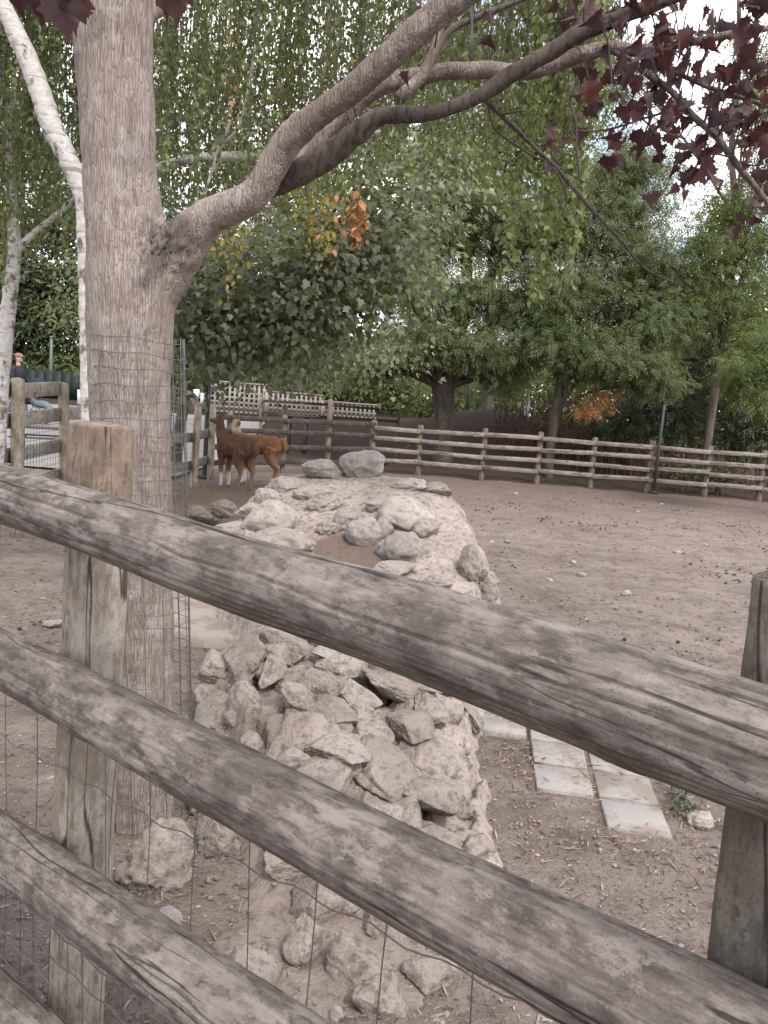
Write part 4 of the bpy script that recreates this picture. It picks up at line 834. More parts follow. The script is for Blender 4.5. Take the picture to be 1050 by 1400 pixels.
# lower edge of the leafy curtain, read along the picture: (u, mean v, spread)
cu = np.array([-60, 0, 60, 110, 180, 240, 300, 360, 420, 480, 540, 600, 660, 720, 780, 830, 870])
cv = np.array([380, 380, 330, 330, 300, 330, 340, 330, 300, 290, 260, 240, 235, 240, 240, 200, 120])
lst = []
for q in range(1050):
    u = rng.uniform(-70, 870); Yb = rng.uniform(5.5 if u < 150 else 4.6, 8.2)
    vb = np.interp(u, cu, cv) - abs(rng.normal(0, 90)) + rng.normal(0, 22)
    p = at(u, -330 if u < 600 else -200, Yb); zb2 = at(u, vb, Yb)[2]; p[2] = min(p[2], rng.uniform(4.6, 6.0)); 
    if p[2] - zb2 < 0.4: continue
    lst.append((p, zb2, q * 1.7))
lg = []
M_blong = leaf_mat('birch_leaf_pale', [(0.0, (0.10, 0.125, 0.05)), (0.6, (0.16, 0.185, 0.075)), (1.0, (0.22, 0.235, 0.095))], 0.5, 0.4, 0.4)
for (u, v) in ((745,395),(748,380),(786,425),(792,430),(797,410),(788,390),(783,370),(803,385),(832,385),(838,360),(828,340),(800,350),(750,340),(815,300),(770,310),(745,300),(790,330),(836,300)):
    Yb = rng.uniform(4.6, 5.2); p = at(u + rng.normal(0, 3), -150, Yb); lg.append((p, at(u, v, Yb)[2], u * 1.3))
strands(lst, 0.044, birch, M_bleaf)
strands(lg, 0.05, birch, M_blong, 'long_strands', 0.011)
# yellowing and browned leaf clusters
M_yel = leaf_mat('yellow_leaf', [(0.0, (0.22, 0.19, 0.045)), (1.0, (0.38, 0.28, 0.06))], 0.4); M_org = leaf_mat('orange_dead_leaf', [(0.0, (0.30, 0.14, 0.06)), (1.0, (0.48, 0.24, 0.11))], 0.3)
def cluster(cs, mat, tmpl, size, n, sp, parent, name):
    for c in cs:
        mb = MB(); pos = c + rng.normal(size=(n, 3)) * np.asarray(sp); T = unit(n); T[:, 2] = -np.abs(T[:, 2]) - .4; mb.add(*scatter(tmpl, pos, T, unit(n), size * rng.uniform(.6, 1.2, n))); mb.build(name, mat, parent)['kind'] = 'stuff'
cluster([at(428, 290, 5), at(440, 305, 5), at(420, 275, 5.1), at(320, 350, 5), at(315, 320, 5), at(452, 288, 5), at(435, 320, 5.1)], M_yel, BIRCH, .045, 26, (.06, .06, .1), birch, 'yellow_leaf_cluster')
cluster([at(487, 280, 5), at(484, 300, 5), at(488, 320, 5), at(492, 285, 5)], M_org, BIRCH, .06, 16, (.03, .03, .06), birch, 'brown_leaf_cluster')
cluster([at(455, 285, 5), at(465, 295, 5), at(310, 350, 5), at(318, 90, 5), at(320, 130, 5), at(417, 60, 5.2)], M_org, BIRCH, .045, 9, (.04, .04, .12), birch, 'brown_leaf_cluster')
# second, slimmer birch at the left
birch2 = thing('birch_tree', 'slim birch standing beside the timber rails left of the maple', 'tree', tuple(gr(-10, 760)))
mb = MB(); B2 = 6.4
limb(mb, [(-18,770,B2,30),(-8,620,B2,26),(0,520,B2,24),(8,450,B2,21),(15,390,B2,19),(19,345,B2,17),(17,280,B2,14),(12,200,B2,12),(6,140,B2,11),(-3,60,B2,10),(-10,-80,B2,8)], 40, 12)
limb(mb, [(19,348,B2,12),(45,320,B2,9),(72,298,B2,9),(105,268,B2,8),(150,220,B2,5)], 16, 8)
limb(mb, [(15,160,B2,7),(22,130,B2,7),(30,110,B2,6),(44,60,B2,4)], 10, 8)
V, N, Q4, T3 = voxel(mb, 0.014, 4); MB().add(V + N * (0.006 * fbm(V * 20, 3))[:, None], Q4, T3).build('trunk', M_birch, birch2)
lst = []
for q in range(90):
    u = rng.uniform(-90, 110); Yb = rng.uniform(6.0, 8.0); vb = 330 - abs(rng.normal(0, 120)) + rng.normal(0, 40); lst.append((at(u, rng.uniform(-260, -60), Yb), at(u, vb, Yb)[2], q * 2.3))
strands(lst, 0.044, birch2, M_bleaf)

# ------------------------------------------------------------------ crowns made of leaf clumps on limbs
def tree(name, label, trunk, lobes, tmpl, lmat, barkm, size, per, clump, group=None, tsides=14, nlimb=1.0, droop=0.5, dens=1.0, flat=0.7):
    """trunk: (u, v, Y, w px) list from the ground up; lobes: (u, v, Y, rx, rz, clump count)"""
    P = np.array([at(u, v, Y) for u, v, Y, w in trunk]); r = np.array([w * .5 * pxm(Y) for u, v, Y, w in trunk])
    b = P[0].copy(); g = hz(b[0], b[1]); b[2] = g; 
    if P[0][2] > g - 0.1: P = np.vstack([[P[0][0], P[0][1], g - 0.15], P]); r = np.r_[r[0] * 1.15, r]
    t = thing(name, label, 'tree', tuple(b), group)
    n = 26; Pc = catmull(P, n); rr = np.interp(np.linspace(0, len(r) - 1, n), np.arange(len(r)), r)
    tube(MB(), Pc, rr, tsides, True, 5, 0.14).build('trunk', barkm, t)
    pos, T, Nn = [], [], []; limbs = MB()
    for (u, v, Y, rx, rz, k) in lobes:
        c = at(u, v, Y); k = int(k * dens); d = unit(k) * (rng.random((k, 1)) ** 0.4); cl = c + d * np.array([rx, rx * 0.8, rz])
        z0 = np.clip((c[2] - b[2]) * 0.6 + b[2], Pc[6][2], Pc[-2][2]); i = int(np.argmin(np.abs(Pc[:, 2] - z0))); i = min(max(i, 10), n - 2)
        main = catmull([Pc[i], (Pc[i] * .55 + c * .45) + np.array([0, 0, 0.15 * rx]), c], 9); tube(limbs, main, np.linspace(max(rr[i] * .45, .02), .02, 9), 7, True, 3, .1)
        for q in range(k):
            a = main[3 + q % 6]
            if rng.random() < nlimb: tube(limbs, catmull([a, (a + cl[q]) / 2 + np.array([0, 0, .1]), cl[q]], 6), np.linspace(.012, .004, 6), 4, False)
            m = int(per * rng.uniform(.6, 1.3)); o = rng.normal(size=(m, 3)) * np.array([clump, clump, clump * flat]); pos.append(cl[q] + o)
            T.append(unit(m) * .7 + o / clump * .6 + np.array([0, 0, -droop])); nv = unit(m) * .75 + (d[q] * 1.1 + o / clump * .35) + np.array([0, -.15, .55]); Nn.append(nv)
    limbs.build('limbs', barkm, t)
    pos = np.concatenate(pos); mb = MB(); mb.add(*scatter(tmpl, pos, np.concatenate(T), np.concatenate(Nn), size * rng.uniform(.6, 1.25, len(pos))))
    mb.build('crown', lmat, t); return t
M_dbark = bark_mat('dark_bark', (0.085, 0.068, 0.058), (0.14, 0.115, 0.10), (0.035, 0.028, 0.025), (10, 10, 2), 0.6)
M_ash = leaf_mat('feathered_leaf', [(0.0, (0.070, 0.105, 0.050)), (0.5, (0.122, 0.165, 0.075)), (0.9, (0.165, 0.20, 0.095)), (1.0, (0.21, 0.205, 0.10))], 0.52, 0.5, 0.3, ((0.20, 0.185, 0.095), 0.9, 0.35))
M_ash2 = leaf_mat('feathered_leaf_light', [(0.0, (0.055, 0.082, 0.034)), (0.5, (0.095, 0.13, 0.050)), (1.0, (0.17, 0.205, 0.07))], 0.5, 0.5, 0.25, ((0.19, 0.21, 0.07), 0.7, 0.4))
M_syc = leaf_mat('sycamore_leaf', [(0.0, (0.085, 0.105, 0.066)), (0.5, (0.155, 0.18, 0.115)), (0.85, (0.23, 0.25, 0.17)), (1.0, (0.30, 0.32, 0.225))], 0.5, 0.38, 0.6)
M_dark = leaf_mat('dark_leaf', [(0.0, (0.024, 0.036, 0.020)), (0.6, (0.045, 0.062, 0.032)), (1.0, (0.08, 0.10, 0.048))], 0.25, 0.5, 0.3)
tree('sycamore_tree', 'broad-leaved grey-green sycamore overhanging the fence corner by the llamas', [(240,640,14.8,16),(250,560,14.6,14),(268,495,14.2,12),(290,450,13.6,12),(310,390,13,11),(330,330,12.5,9)],
     [(260,440,9.5,.75,.55,14),(320,400,9.6,1.0,.6,20),(400,380,9,1.0,.55,20),(480,380,9.2,.7,.5,13),(340,455,9.8,.9,.35,16),(430,445,9.6,.7,.35,14),(300,478,12.5,1.2,.25,13),(420,485,12.5,1.2,.2,14),(560,270,9.8,.6,.6,9),(500,320,9.2,.7,.5,12),(540,380,10.2,.5,.5,8),(450,320,9.6,.7,.4,9),(350,330,10,.7,.4,8),(240,380,10,.6,.6,10),(480,480,12.5,.8,.2,7),(520,230,9.4,.5,.5,7),(250,470,10.5,.4,.25,5)],
     PALM, M_syc, M_dbark, .085, 78, .38, droop=.6, dens=1.15, nlimb=1.0)
tree('ash_tree', 'stout-trunked feathery ash growing on the bank behind the fence', [(606,640,19.6,27),(607,600,19.6,25),(607,560,19.6,26),(606,535,19.6,30),(612,505,19.6,26),(622,470,19.6,20),(635,430,19.6,17),(640,370,19.6,12),(640,300,19.6,7)],
     [(560,330,19.3,1.5,1.0,34),(640,290,19.5,1.6,1.0,36),(700,330,19.3,1.2,1.0,24),(520,385,19.2,1.1,.6,22),(590,400,18.6,1.0,.6,16),(650,400,18.8,.9,.7,14),(700,420,19.3,.9,.6,13),(505,498,19.2,1.1,.3,18),(550,478,18.5,.8,.3,10),(672,490,18.8,.9,.3,15),(690,515,19,.35,.4,6),(470,490,19.6,.7,.4,9),(480,350,19.6,.8,1.0,14),(720,480,19.6,.6,.5,8),(610,230,19.6,1.2,.7,18),(600,455,18.4,.7,.3,9),(650,470,18.5,.7,.3,9),(560,465,18.8,.6,.25,5),(630,478,18.3,.6,.2,6),(585,475,18.3,.4,.2,4)],
     PINN, M_ash, M_dbark, .22, 62, .26, dens=1.7, nlimb=.4, flat=.5)
tree('ash_tree', 'slender-trunked feathery ash with a browned orange spray of leaves', [(750,655,18.9,12),(752,620,18.9,12),(757,580,18.9,13),(763,545,18.9,13),(768,515,18.9,10),(775,470,18.9,9),(790,400,18.9,8),(800,320,18.9,6),(800,260,18.9,4)],
     [(790,300,18.9,1.2,1.1,26),(850,270,19,1.2,1.0,26),(870,350,18.9,1.2,.9,26),(790,400,18.6,1.3,.8,28),(870,440,18.7,1.2,.9,30),(755,455,18.5,1.0,.5,20),(830,490,18.4,1.1,.5,26),(885,515,18.5,.7,.4,13),(740,400,18.7,.8,.8,16),(905,400,19.2,.7,1.0,15),(780,512,18.8,.5,.2,3),(740,330,19,.7,.7,12),(860,220,19.2,.9,.6,13)],
     PINN, M_ash, M_dbark, .22, 64, .26, dens=1.5, nlimb=.4, flat=.5)
ash2 = bpy.data.objects['ash_tree.001']
cluster([at(800, 552, 18.2), at(812, 545, 18.2), at(822, 552, 18.2), at(826, 538, 18.2), at(790, 555, 18.2), at(808, 558, 18.2)], M_org, PINN, .26, 14, (.10, .1, .10), ash2, 'browned_spray')
tree('locust_tree', 'tall light-green tree with a slim leaning trunk beyond the right rails', [(962,655,19.4,11),(968,600,19.4,11),(975,550,19.4,11),(983,490,19.4,11),(990,430,19.4,10),(1000,360,19.4,9),(1005,280,19.4,8),(1000,200,19.4,7),(1010,100,19.4,6),(1010,0,19.4,5)],
     [(985,350,19,.8,.7,16),(1000,400,18.8,.9,.6,17),(1030,330,19,.7,.9,15),(960,420,19,.7,.5,11),(1030,450,19,.8,.6,14),(1040,240,19.2,.8,.9,14),(1020,130,19.5,1.2,1.2,18),(960,330,19.4,.4,.4,5),(1000,290,19.4,.6,.6,9),(1060,60,19.5,1.3,1.2,16),(860,100,22,1.2,1.2,16)],
     PINN, M_ash2, M_dbark, .24, 46, .25)
tree('robinia_tree', 'yellow-green leafy tree reaching in over the right rails', [(1075,670,15.5,12),(1072,600,15.5,11),(1070,540,15.5,10),(1065,490,15.4,8),(1060,450,15.4,5)],
     [(1030,520,14.8,.45,.35,12),(1045,550,14.6,.4,.25,9),(1010,505,14.8,.25,.25,5),(1065,500,15,.5,.5,12),(1050,470,15.2,.4,.3,7)], PINN, M_ash2, M_dbark, .20, 46, .17)

# ------------------------------------------------------------------ paddock fences
M_pale = wood_mat('pale_fence_board', (0.33, 0.295, 0.25), (0.44, 0.40, 0.35), (0.48, 0.44, 0.40), (0.25, 0.22, 0.185), 0, 0, 0.5, 0.66)
M_far = wood_mat('far_fence_board', (0.18, 0.152, 0.126), (0.25, 0.215, 0.182), (0.29, 0.255, 0.222), (0.13, 0.11, 0.09), 0, 0, 0.5, 0.66)
M_fpost = wood_mat('round_fence_post', (0.29, 0.24, 0.18), (0.41, 0.35, 0.275), (0.44, 0.39, 0.33), (0.20, 0.16, 0.12), 0, 2, 0.4, 0.68)
M_shaded = wood_mat('shaded_fence_board', (0.05, 0.041, 0.033), (0.083, 0.069, 0.057), (0.11, 0.094, 0.081), (0.037, 0.030, 0.025), 0, 0, 0.5, 0.66)  # board colour darkened so that it carries the shade
M_oldp = wood_mat('old_fence_post', (0.115, 0.092, 0.068), (0.175, 0.143, 0.108), (0.21, 0.178, 0.145), (0.08, 0.062, 0.048), 0, 2, 0.4, 0.68)
def rpost(p, h, r, mat, parent, lean=(0, 0), seed=0):
    z = np.linspace(-0.1, h, 9); P = np.c_[p[0] + lean[0] * z, p[1] + lean[1] * z, p[2] + z]
    return tube(MB(), P, r * np.r_[np.ones(8), 0.93], 12, True, seed, 0.12).build('post', mat, parent, loc=tuple(p))
def fence_run(name, label, pts, tops, rails, r, mats, rw=0.045, rh=0.10, side=-1, spans=None):
    """pts: ground points of the posts; rails: heights above the ground; each post and each rail between posts is a piece"""
    f = thing(name, label, 'fence', tuple(pts[len(pts) // 2]))
    for q, p in enumerate(pts): rpost(p, tops[q], r, mats[0], f, (random.gauss(0, .012), random.gauss(0, .012)), q * 3)
    for q in range(len(pts) - 1):
        a, b = np.array(pts[q], float), np.array(pts[q + 1], float); t = (b - a) / np.linalg.norm(b - a); n = np.array([-t[1], t[0], 0]) * side
        for z in (rails if spans is None else spans[q]):
            off = n * (r + rw * .5 - 0.004); j1, j2 = random.gauss(0, .014), random.gauss(0, .014)
            c = (a + b) / 2 + off + np.array([0, 0, z])
            beam(MB(), a + off + np.array([0, 0, z + j1]) - t * .012 + t * .018, b + off + np.array([0, 0, z + j2]) - t * .006, rw, rh).build('rail', mats[1], f, loc=tuple(c), smooth=False)
    return f
FXs = [(507,637),(571,645),(657,657),(733,663),(806,669),(883,673),(962,680),(1036,688),(1115,697)]
FPt = []
for u, v in FXs: p = gr(u, v); y = 17.85; q = at(u, v, y); FPt.append((q[0], y, hz(q[0], y)))
ff = fence_run('post_and_rail_fence', 'low four-rail timber fence along the far side of the paddock below the bank', FPt, [1.19 + random.gauss(0, .025) for _ in FPt], (0.30, 0.55, 0.80, 1.05), 0.07, (M_oldp, M_far), 0.045, 0.10)
a = np.array(FPt[1]) + np.array([-.04, .12, .85]); b = np.array(FPt[1]) + np.array([-1.0, .12, -.02]); beam(MB(), b, a, .06, .06).build('brace', M_shaded, ff, smooth=False)
# boards from the corner to the far run, shade painted into their colour
cpts = [(at(283, 640, 14.6)), (at(312, 630, 15.2)), (at(386, 640, 16.2)), (at(447, 640, 17.0))]
cpts = [(p[0], p[1], hz(p[0], p[1])) for p in cpts] + [tuple(FPt[0])]
fence_run('board_fence', 'shade-darkened brown board fence behind the two llamas', cpts, [1.25, 1.2, 1.2, 1.6, 1.13][:5], (0.25, 0.55, 0.85, 1.1), 0.06, (M_oldp, M_shaded), 0.04, 0.10)
# the left-hand run, with pale boards and netting
def ptl(u, Y): p = at(u, 600, Y); return p
lp = [(-3.88, 5.4), (-3.66, 7.56), (-3.50, 9.0), (-3.03, 10.45), (-3.10, 12.3), (-3.20, 13.9)]
lp[2] = (at(92, 600, 8.9)[0], 8.9)
LP_ = [(x, y, hz(x, y)) for x, y in lp]
lf = fence_run('netted_rail_fence', 'tall pale rail fence with netting running past the birch trees to the paddock corner', LP_, [1.56, 1.57, 1.53, 1.36, 1.34, 1.36], (0.47, 0.82, 1.17, 1.48), 0.062, (M_fpost, M_pale), 0.04, 0.15, side=1, spans=[(0.47, 0.82, 1.17, 1.48)] * 2 + [(0.47, 0.82, 1.17)] + [(0.35, 0.8)] * 2)
net = MB()
for q in range(len(LP_) - 1):
    a, b = np.array(LP_[q]), np.array(LP_[q + 1]); t = (b - a) / np.linalg.norm(b - a); n = np.array([-t[1], t[0], 0]) * 0.02
    Ln = np.linalg.norm(b - a); topz = 1.1
    for z in np.arange(0.04, topz, 0.075): tube(net, np.array([a + n + [0, 0, z], b + n + [0, 0, z]]), 0.0022, 3, False)
    for s in np.arange(0, Ln, 0.075): tube(net, np.array([a + t * s + n + [0, 0, 0], a + t * s + n + [0, 0, topz]]), 0.0022, 3, False)
o = net.build('wire_netting', M_wire, lf); o['kind'] = 'stuff'
M_pole = plain_mat('dark_pole_paint', (0.035, 0.038, 0.042), 0.5, 0.3)
def pole(u, v0, v1, Y, w, label, mat=M_pole, lean=0.0):
    b = at(u, v1, Y); g = hz(b[0], b[1]); z1 = at(u, v0, Y)[2]; r = w * .5 * pxm(Y); mb = MB()
    tube(mb, np.array([[b[0], b[1], g - .1], [b[0] + lean, b[1], z1]]), r, 10); box(mb, (b[0], b[1], g + .04), (r * 4.4, r * 4.4, .06)); tube(mb, np.array([[b[0] + lean, b[1], z1], [b[0] + lean, b[1], z1 + r]]), r * 1.35, 10)
    return tag(mb.build('pole', mat, loc=(b[0], b[1], g)), label, 'pole')
pole(280, 500, 650, 14.0, 7, 'dark slim pole beside the fence corner by the llamas')
pole(893, 550, 676, 17.65, 4, 'black pole standing against a far rail-fence post')
pole(639, 505, 560, 24.5, 5, 'thin dark pole on the crest of the bank behind the stout ash')
pole(69, 462, 560, 26, 4, 'thin green-grey lamp pole in front of the dark trees', plain_mat('lamp_pole_paint', (0.10, 0.125, 0.115), 0.5))

# ------------------------------------------------------------------ lattice, kiosk and things beyond the corner
M_lat = plain_mat('lattice_timber', (0.27, 0.238, 0.215), 0.85, 0.25, 14)
lat = thing('lattice_fence', 'pale square-lattice screen fence beyond the llamas', 'fence', tuple(at(400, 575, 24.5)))
A_, B_ = at(284, 545, 24.0), at(515, 555, 25.5)
def latpanel(a, b, z0, z1, parent, sp=0.15, w=0.066):
    mb = MB(); a, b = np.array([a[0], a[1], 0]), np.array([b[0], b[1], 0]); Ln = np.linalg.norm(b - a); t = (b - a) / Ln; n = np.array([-t[1], t[0], 0])
    ang = math.atan2(t[1], t[0]); R = rotz(ang)
    for s in np.arange(w, Ln, sp): box(mb, a + t * s + np.array([0, 0, (z0 + z1) / 2]), (w, .014, z1 - z0), R)
    for z in np.arange(z0 + w, z1, sp): box(mb, (a + b) / 2 + n * .016 + np.array([0, 0, z]), (Ln, .014, w), R)
    o = mb.build('lattice_panel', M_lat, parent, smooth=False); o['kind'] = 'stuff'; return o
for k_ in range(3):
    a, b = A_ + (B_ - A_) * k_ / 3, A_ + (B_ - A_) * (k_ + 1) / 3; g = hz(a[0], a[1]); zt_ = at(400, 530 + 2 * k_, 24.5)[2] - 0.14 * k_
    latpanel(a, b, g + .05, zt_, lat); mb = MB(); box(mb, (a[0], a[1], g + (zt_ - g) / 2), (.09, .09, zt_ - g + .12)); mb.build('post', M_lat, lat, smooth=False)
    beam(MB(), (a[0], a[1], zt_ + .02), (b[0], b[1], zt_ + .02), .06, .05).build('cap_rail', M_lat, lat, smooth=False)
# rail fence on the bank in front of the lattice
bp = []
for u, Y in ((358, 21), (450, 21.3), (545, 21.6)): p = at(u, 560, Y); bp.append((p[0], Y, hz(at(358, 560, 21)[0], 21)))
fence_run('bank_fence', 'thin two-rail fence running in front of the lattice screen', bp, [at(400, 545, 21.3)[2] - b[2] for b in bp], (at(400, 550, 21.3)[2] - bp[1][2], at(400, 566, 21.3)[2] - bp[1][2]), 0.05, (M_oldp, M_shaded), 0.04, 0.075)
# dark-topped table in front of the lattice
M_black = plain_mat('dark_stained_timber', (0.045, 0.042, 0.045), 0.55, 0.3)
tb = at(408, 569, 20.3); g = hz(tb[0], tb[1]); table = thing('table', 'dark long-topped table in front of the lattice screen', 'table', (tb[0], tb[1], g))
mb = MB(); beam(mb, (tb[0] - .55, tb[1], tb[2]), (tb[0] + .55, tb[1], tb[2]), .6, .05); mb.build('table_top', M_black, table, smooth=False)
for sx in (-.22, .22):
    for sy in (-.2, .2): beam(MB(), (tb[0] + sx, tb[1] + sy, g - .02), (tb[0] + sx, tb[1] + sy, tb[2] - .026), .07, .07, up=(0, 1, 0)).build('leg', M_black, table, smooth=False)
# kiosk with lattice side and notices
M_kw = plain_mat('kiosk_boards', (0.27, 0.23, 0.205), 0.8, 0.15); M_roof = plain_mat('kiosk_roof', (0.075, 0.068, 0.062), 0.8); M_paper = plain_mat('notice_paper', (0.70, 0.71, 0.74), 0.6, 0.05)
K0, K1 = at(232, 575, 25), at(282, 575, 24.6); g = hz(K0[0], 25); kz = at(255, 522, 25)[2]; kiosk = thing('kiosk', 'small brown timber kiosk with lattice openings behind the fence corner', 'kiosk', (K0[0], 25, g))
beam(MB(), (K0[0], K0[1], (g + kz) / 2 - .25), (K1[0] - .4, K1[1], (g + kz) / 2 - .25), .08, kz - g - .5).build('wall', M_kw, kiosk, smooth=False)
latpanel(np.array([K0[0], K0[1] - .1, 0]), np.array([K1[0] - .45, K1[1] - .1, 0]), kz - .75, kz - .06, kiosk); latpanel(np.array([K1[0] - .38, K1[1] - .02, 0]), np.array([K1[0], K1[1] - .02, 0]), g, kz, kiosk)
for x in (K0[0], K1[0] - .4, K1[0] + .03): beam(MB(), (x, 24.75, g - .05), (x, 24.75, kz), .09, .09, up=(0, 1, 0)).build('post', M_kw, kiosk, smooth=False)
mb = MB(); box(mb, ((K0[0] + K1[0]) / 2 - .3, 25.4, kz + .14), (2.0, 2.4, .22)); mb.build('roof', M_roof, kiosk, smooth=False)
for (u, v, w, h) in ((268.5, 538, 8, 11), (276.5, 546, 5, 17)):
    p = at(u, v, 24.3); mb = MB(); box(mb, p, (w * pxm(24.3), .012, h * pxm(24.3)))
    for q in range(3): pass
    tag(mb.build('notice', M_paper, smooth=False), 'square white notice hung on the kiosk lattice' if w > 6 else 'narrow white notice hung on the kiosk post', 'notice')
k_ = NT('path_paving'); vv = k_.vec(); n_ = k_.noise(vv, 3, 6, .6); M_path = k_.finish(k_.mix(n_, (0.17, 0.158, 0.16), (0.23, 0.212, 0.212)), 0.9, k_.noise(vv, 60, 4, .6), .4, .01, .15)
pth = MB(); xs_ = np.linspace(-16, -3.75, 30); ys_ = np.linspace(13.5, 23.5, 30); GX2, GY2 = np.meshgrid(xs_, ys_); zz = hill(GX2.ravel(), GY2.ravel()) + .045
i, j = np.meshgrid(np.arange(29), np.arange(29)); a = (j * 30 + i).ravel(); tag(pth.add(np.c_[GX2.ravel(), GY2.ravel(), zz], np.c_[a, a + 1, a + 31, a + 30]).build('path', M_path), 'grey paved path beyond the left fence', 'path', kind='structure')
# picnic bench, hoarding, white sign
def picnic(u, v, Y, label, ang=0.2, s=1.0):
    p = at(u, v, Y); g = hz(p[0], p[1]) + .045; t = thing('picnic_bench', label, 'picnic bench', (p[0], p[1], g)); R = rotz(ang)
    def W(x, y, z): return np.array([p[0], p[1], g]) + R @ (np.array([x, y, z]) * s)
    for q in range(4): beam(MB(), W(-.8, -.27 + q * .18, .66), W(.8, -.27 + q * .18, .66), .16 * s, .04 * s).build('top_plank', M_black, t, smooth=False)
    for y in (-.62, .62): beam(MB(), W(-.8, y, .40), W(.8, y, .40), .24 * s, .04 * s).build('seat_plank', M_black, t, smooth=False)
    for x in (-.55, .55):
        for d in (-1, 1): beam(MB(), W(x, d * .62, 0), W(x, d * .22, .63), .05 * s, .10 * s, up=(1, 0, 0)).build('leg', M_black, t, smooth=False)
        beam(MB(), W(x + .05, -.7, .35), W(x + .05, .7, .35), .04 * s, .09 * s).build('cross_beam', M_black, t, smooth=False)
    return t
picnic(58, 600, 16.6, 'dark timber picnic bench on the grey path beyond the left fence', 0.35, .75)
M_green = plain_mat('green_hoarding', (0.008, 0.016, 0.014), 0.6, 0.2)
hd = thing('hoarding', 'dark green boarded hoarding behind the left-hand path', 'hoarding', tuple(at(80, 560, 25.0)))
for q in range(9):
    p = at(30 + q * 12.0, 548, 25.0); mb = MB(); g = hz(p[0], 25); box(mb, (p[0], 25 + .01 * (q % 2), g + .42), (.275, .03, .9)); mb.build('board', M_green, hd, smooth=False)
ws = at(113, 543, 22.5); g = hz(ws[0], ws[1]); sg = thing('sign_board', 'blank white sign board behind the left fence', 'sign', (ws[0], ws[1], g)); mb = MB(); box(mb, (ws[0] + .05, ws[1], ws[2]), (.40, .03, .42)); mb.build('panel', M_paper, sg, smooth=False)
for dx in (-.1, .2): beam(MB(), (ws[0] + dx, ws[1] + .04, g), (ws[0] + dx, ws[1] + .04, ws[2] + .2), .05, .04, up=(0, 1, 0)).build('post', M_kw, sg, smooth=False)
# white curved board on the crest of the bank
wb = at(722, 555, 25.2); g = hz(wb[0], wb[1]); th = np.linspace(0, 1, 14); mb = MB(); s_ = pxm(25.2)
out = [(-.5, 0), (-.55, .5), (-.5, .8), (-.3, 1.0), (0, .97), (.25, .75), (.42, .4), (.5, 0)]
zt_ = at(722, 533, 25.2)[2] - g; V = [(wb[0] + x * 10 * s_, wb[1] + y, g - .02 + z * zt_) for y in (0, .03) for x, z in out]
n8 = len(out); mb.add(V, [[i, (i+1) % n8, n8 + (i+1) % n8, n8 + i] for i in range(n8)], [[0, i, i+1] for i in range(1, n8-1)] + [[n8, n8+i+1, n8+i] for i in range(1, n8-1)])
tag(mb.build('marker_board', M_paper, smooth=False), 'white curved-top marker board on the crest of the bank', 'marker board')
tube(mb := MB(), np.array([[wb[0] + .25, wb[1] + .1, g], [wb[0] + .25, wb[1] + .1, g + zt_ * .7]]), .03, 6)
mb.build('post', M_kw, bpy.data.objects['marker_board'])

# ------------------------------------------------------------------ weed by the slabs
M_weed = leaf_mat('weed_leaf', [(0.0, (0.07, 0.09, 0.06)), (1.0, (0.16, 0.18, 0.13))], .2)
wd = thing('weed', 'small grey-green weed growing beside the paving slabs', 'plant', tuple(gr(920, 1118))); mb = MB(); st = MB()
for q in range(9):
    b = np.array(gr(922 + random.gauss(0, 4), 1116 - q * 4)); h = random.uniform(.06, .14); t = b + np.array([random.gauss(0, .03), random.gauss(0, .03), h]); P = catmull([b, (b + t) / 2 + [.01, 0, .01], t], 6); tube(st, P, .0022, 4)
    m = 26; qq = rng.random(m); pos = b + (t - b) * qq[:, None] + rng.normal(0, .008, (m, 3)); mb.add(*scatter(BIRCH, pos, unit(m) + [0, 0, .2], unit(m) + [0, 0, .8], rng.uniform(.012, .03, m)))
st.build('stem', M_weed, wd); mb.build('foliage', M_weed, wd)

# ------------------------------------------------------------------ llamas
def llama_mat(name, c1, c2, dark, face):
    k = NT(name); v = k.vec(); n = k.noise(k.vec((1, 1, .45)), 26, 5, .65); n2 = k.noise(v, 6, 4, .6)
    c = k.mix(k.ramp(n2, [(.3, 0.0), (.7, 1.0)]), c1, c2); c = k.mix(k.ramp(n, [(.35, .6), (.52, 0.0)]), c, dark)
    z, x = k.sep(v, 2), k.sep(v, 0)
    sock = k.ramp(k.math('ADD', z, k.math('MULTIPLY', n, .05)), [(0.055, 0.0), (.075, 1.0), (.26, 1.0), (.31, 0.0)]); frontm = k.ramp(k.math('ADD', x, .5), [(.56, 0.25), (.6, 1.0)])
    c = k.mix(k.math('MULTIPLY', sock, frontm), c, (.62, .58, .54))
    # lighter tan legs, pale cheek and throat
    tan = k.ramp(z, [(.30, .75), (.46, 0.0)]); c = k.mix(k.math('MULTIPLY', tan, k.math('SUBTRACT', 1.0, k.math('MULTIPLY', sock, frontm))), c, (.27, .15, .09))
    d = k.n('ShaderNodeVectorMath', operation='DISTANCE'); k.l(v, d.inputs[0]); d.inputs[1].default_value = face[0]
    c = k.mix(k.ramp(k.math('ADD', d.outputs['Value'], k.math('MULTIPLY', n2, .03)), [(face[1] * .6, .9), (face[1], 0.0)]), c, (.50, .43, .35))
    return k.finish(c, .95, n, .8, .02, .1)
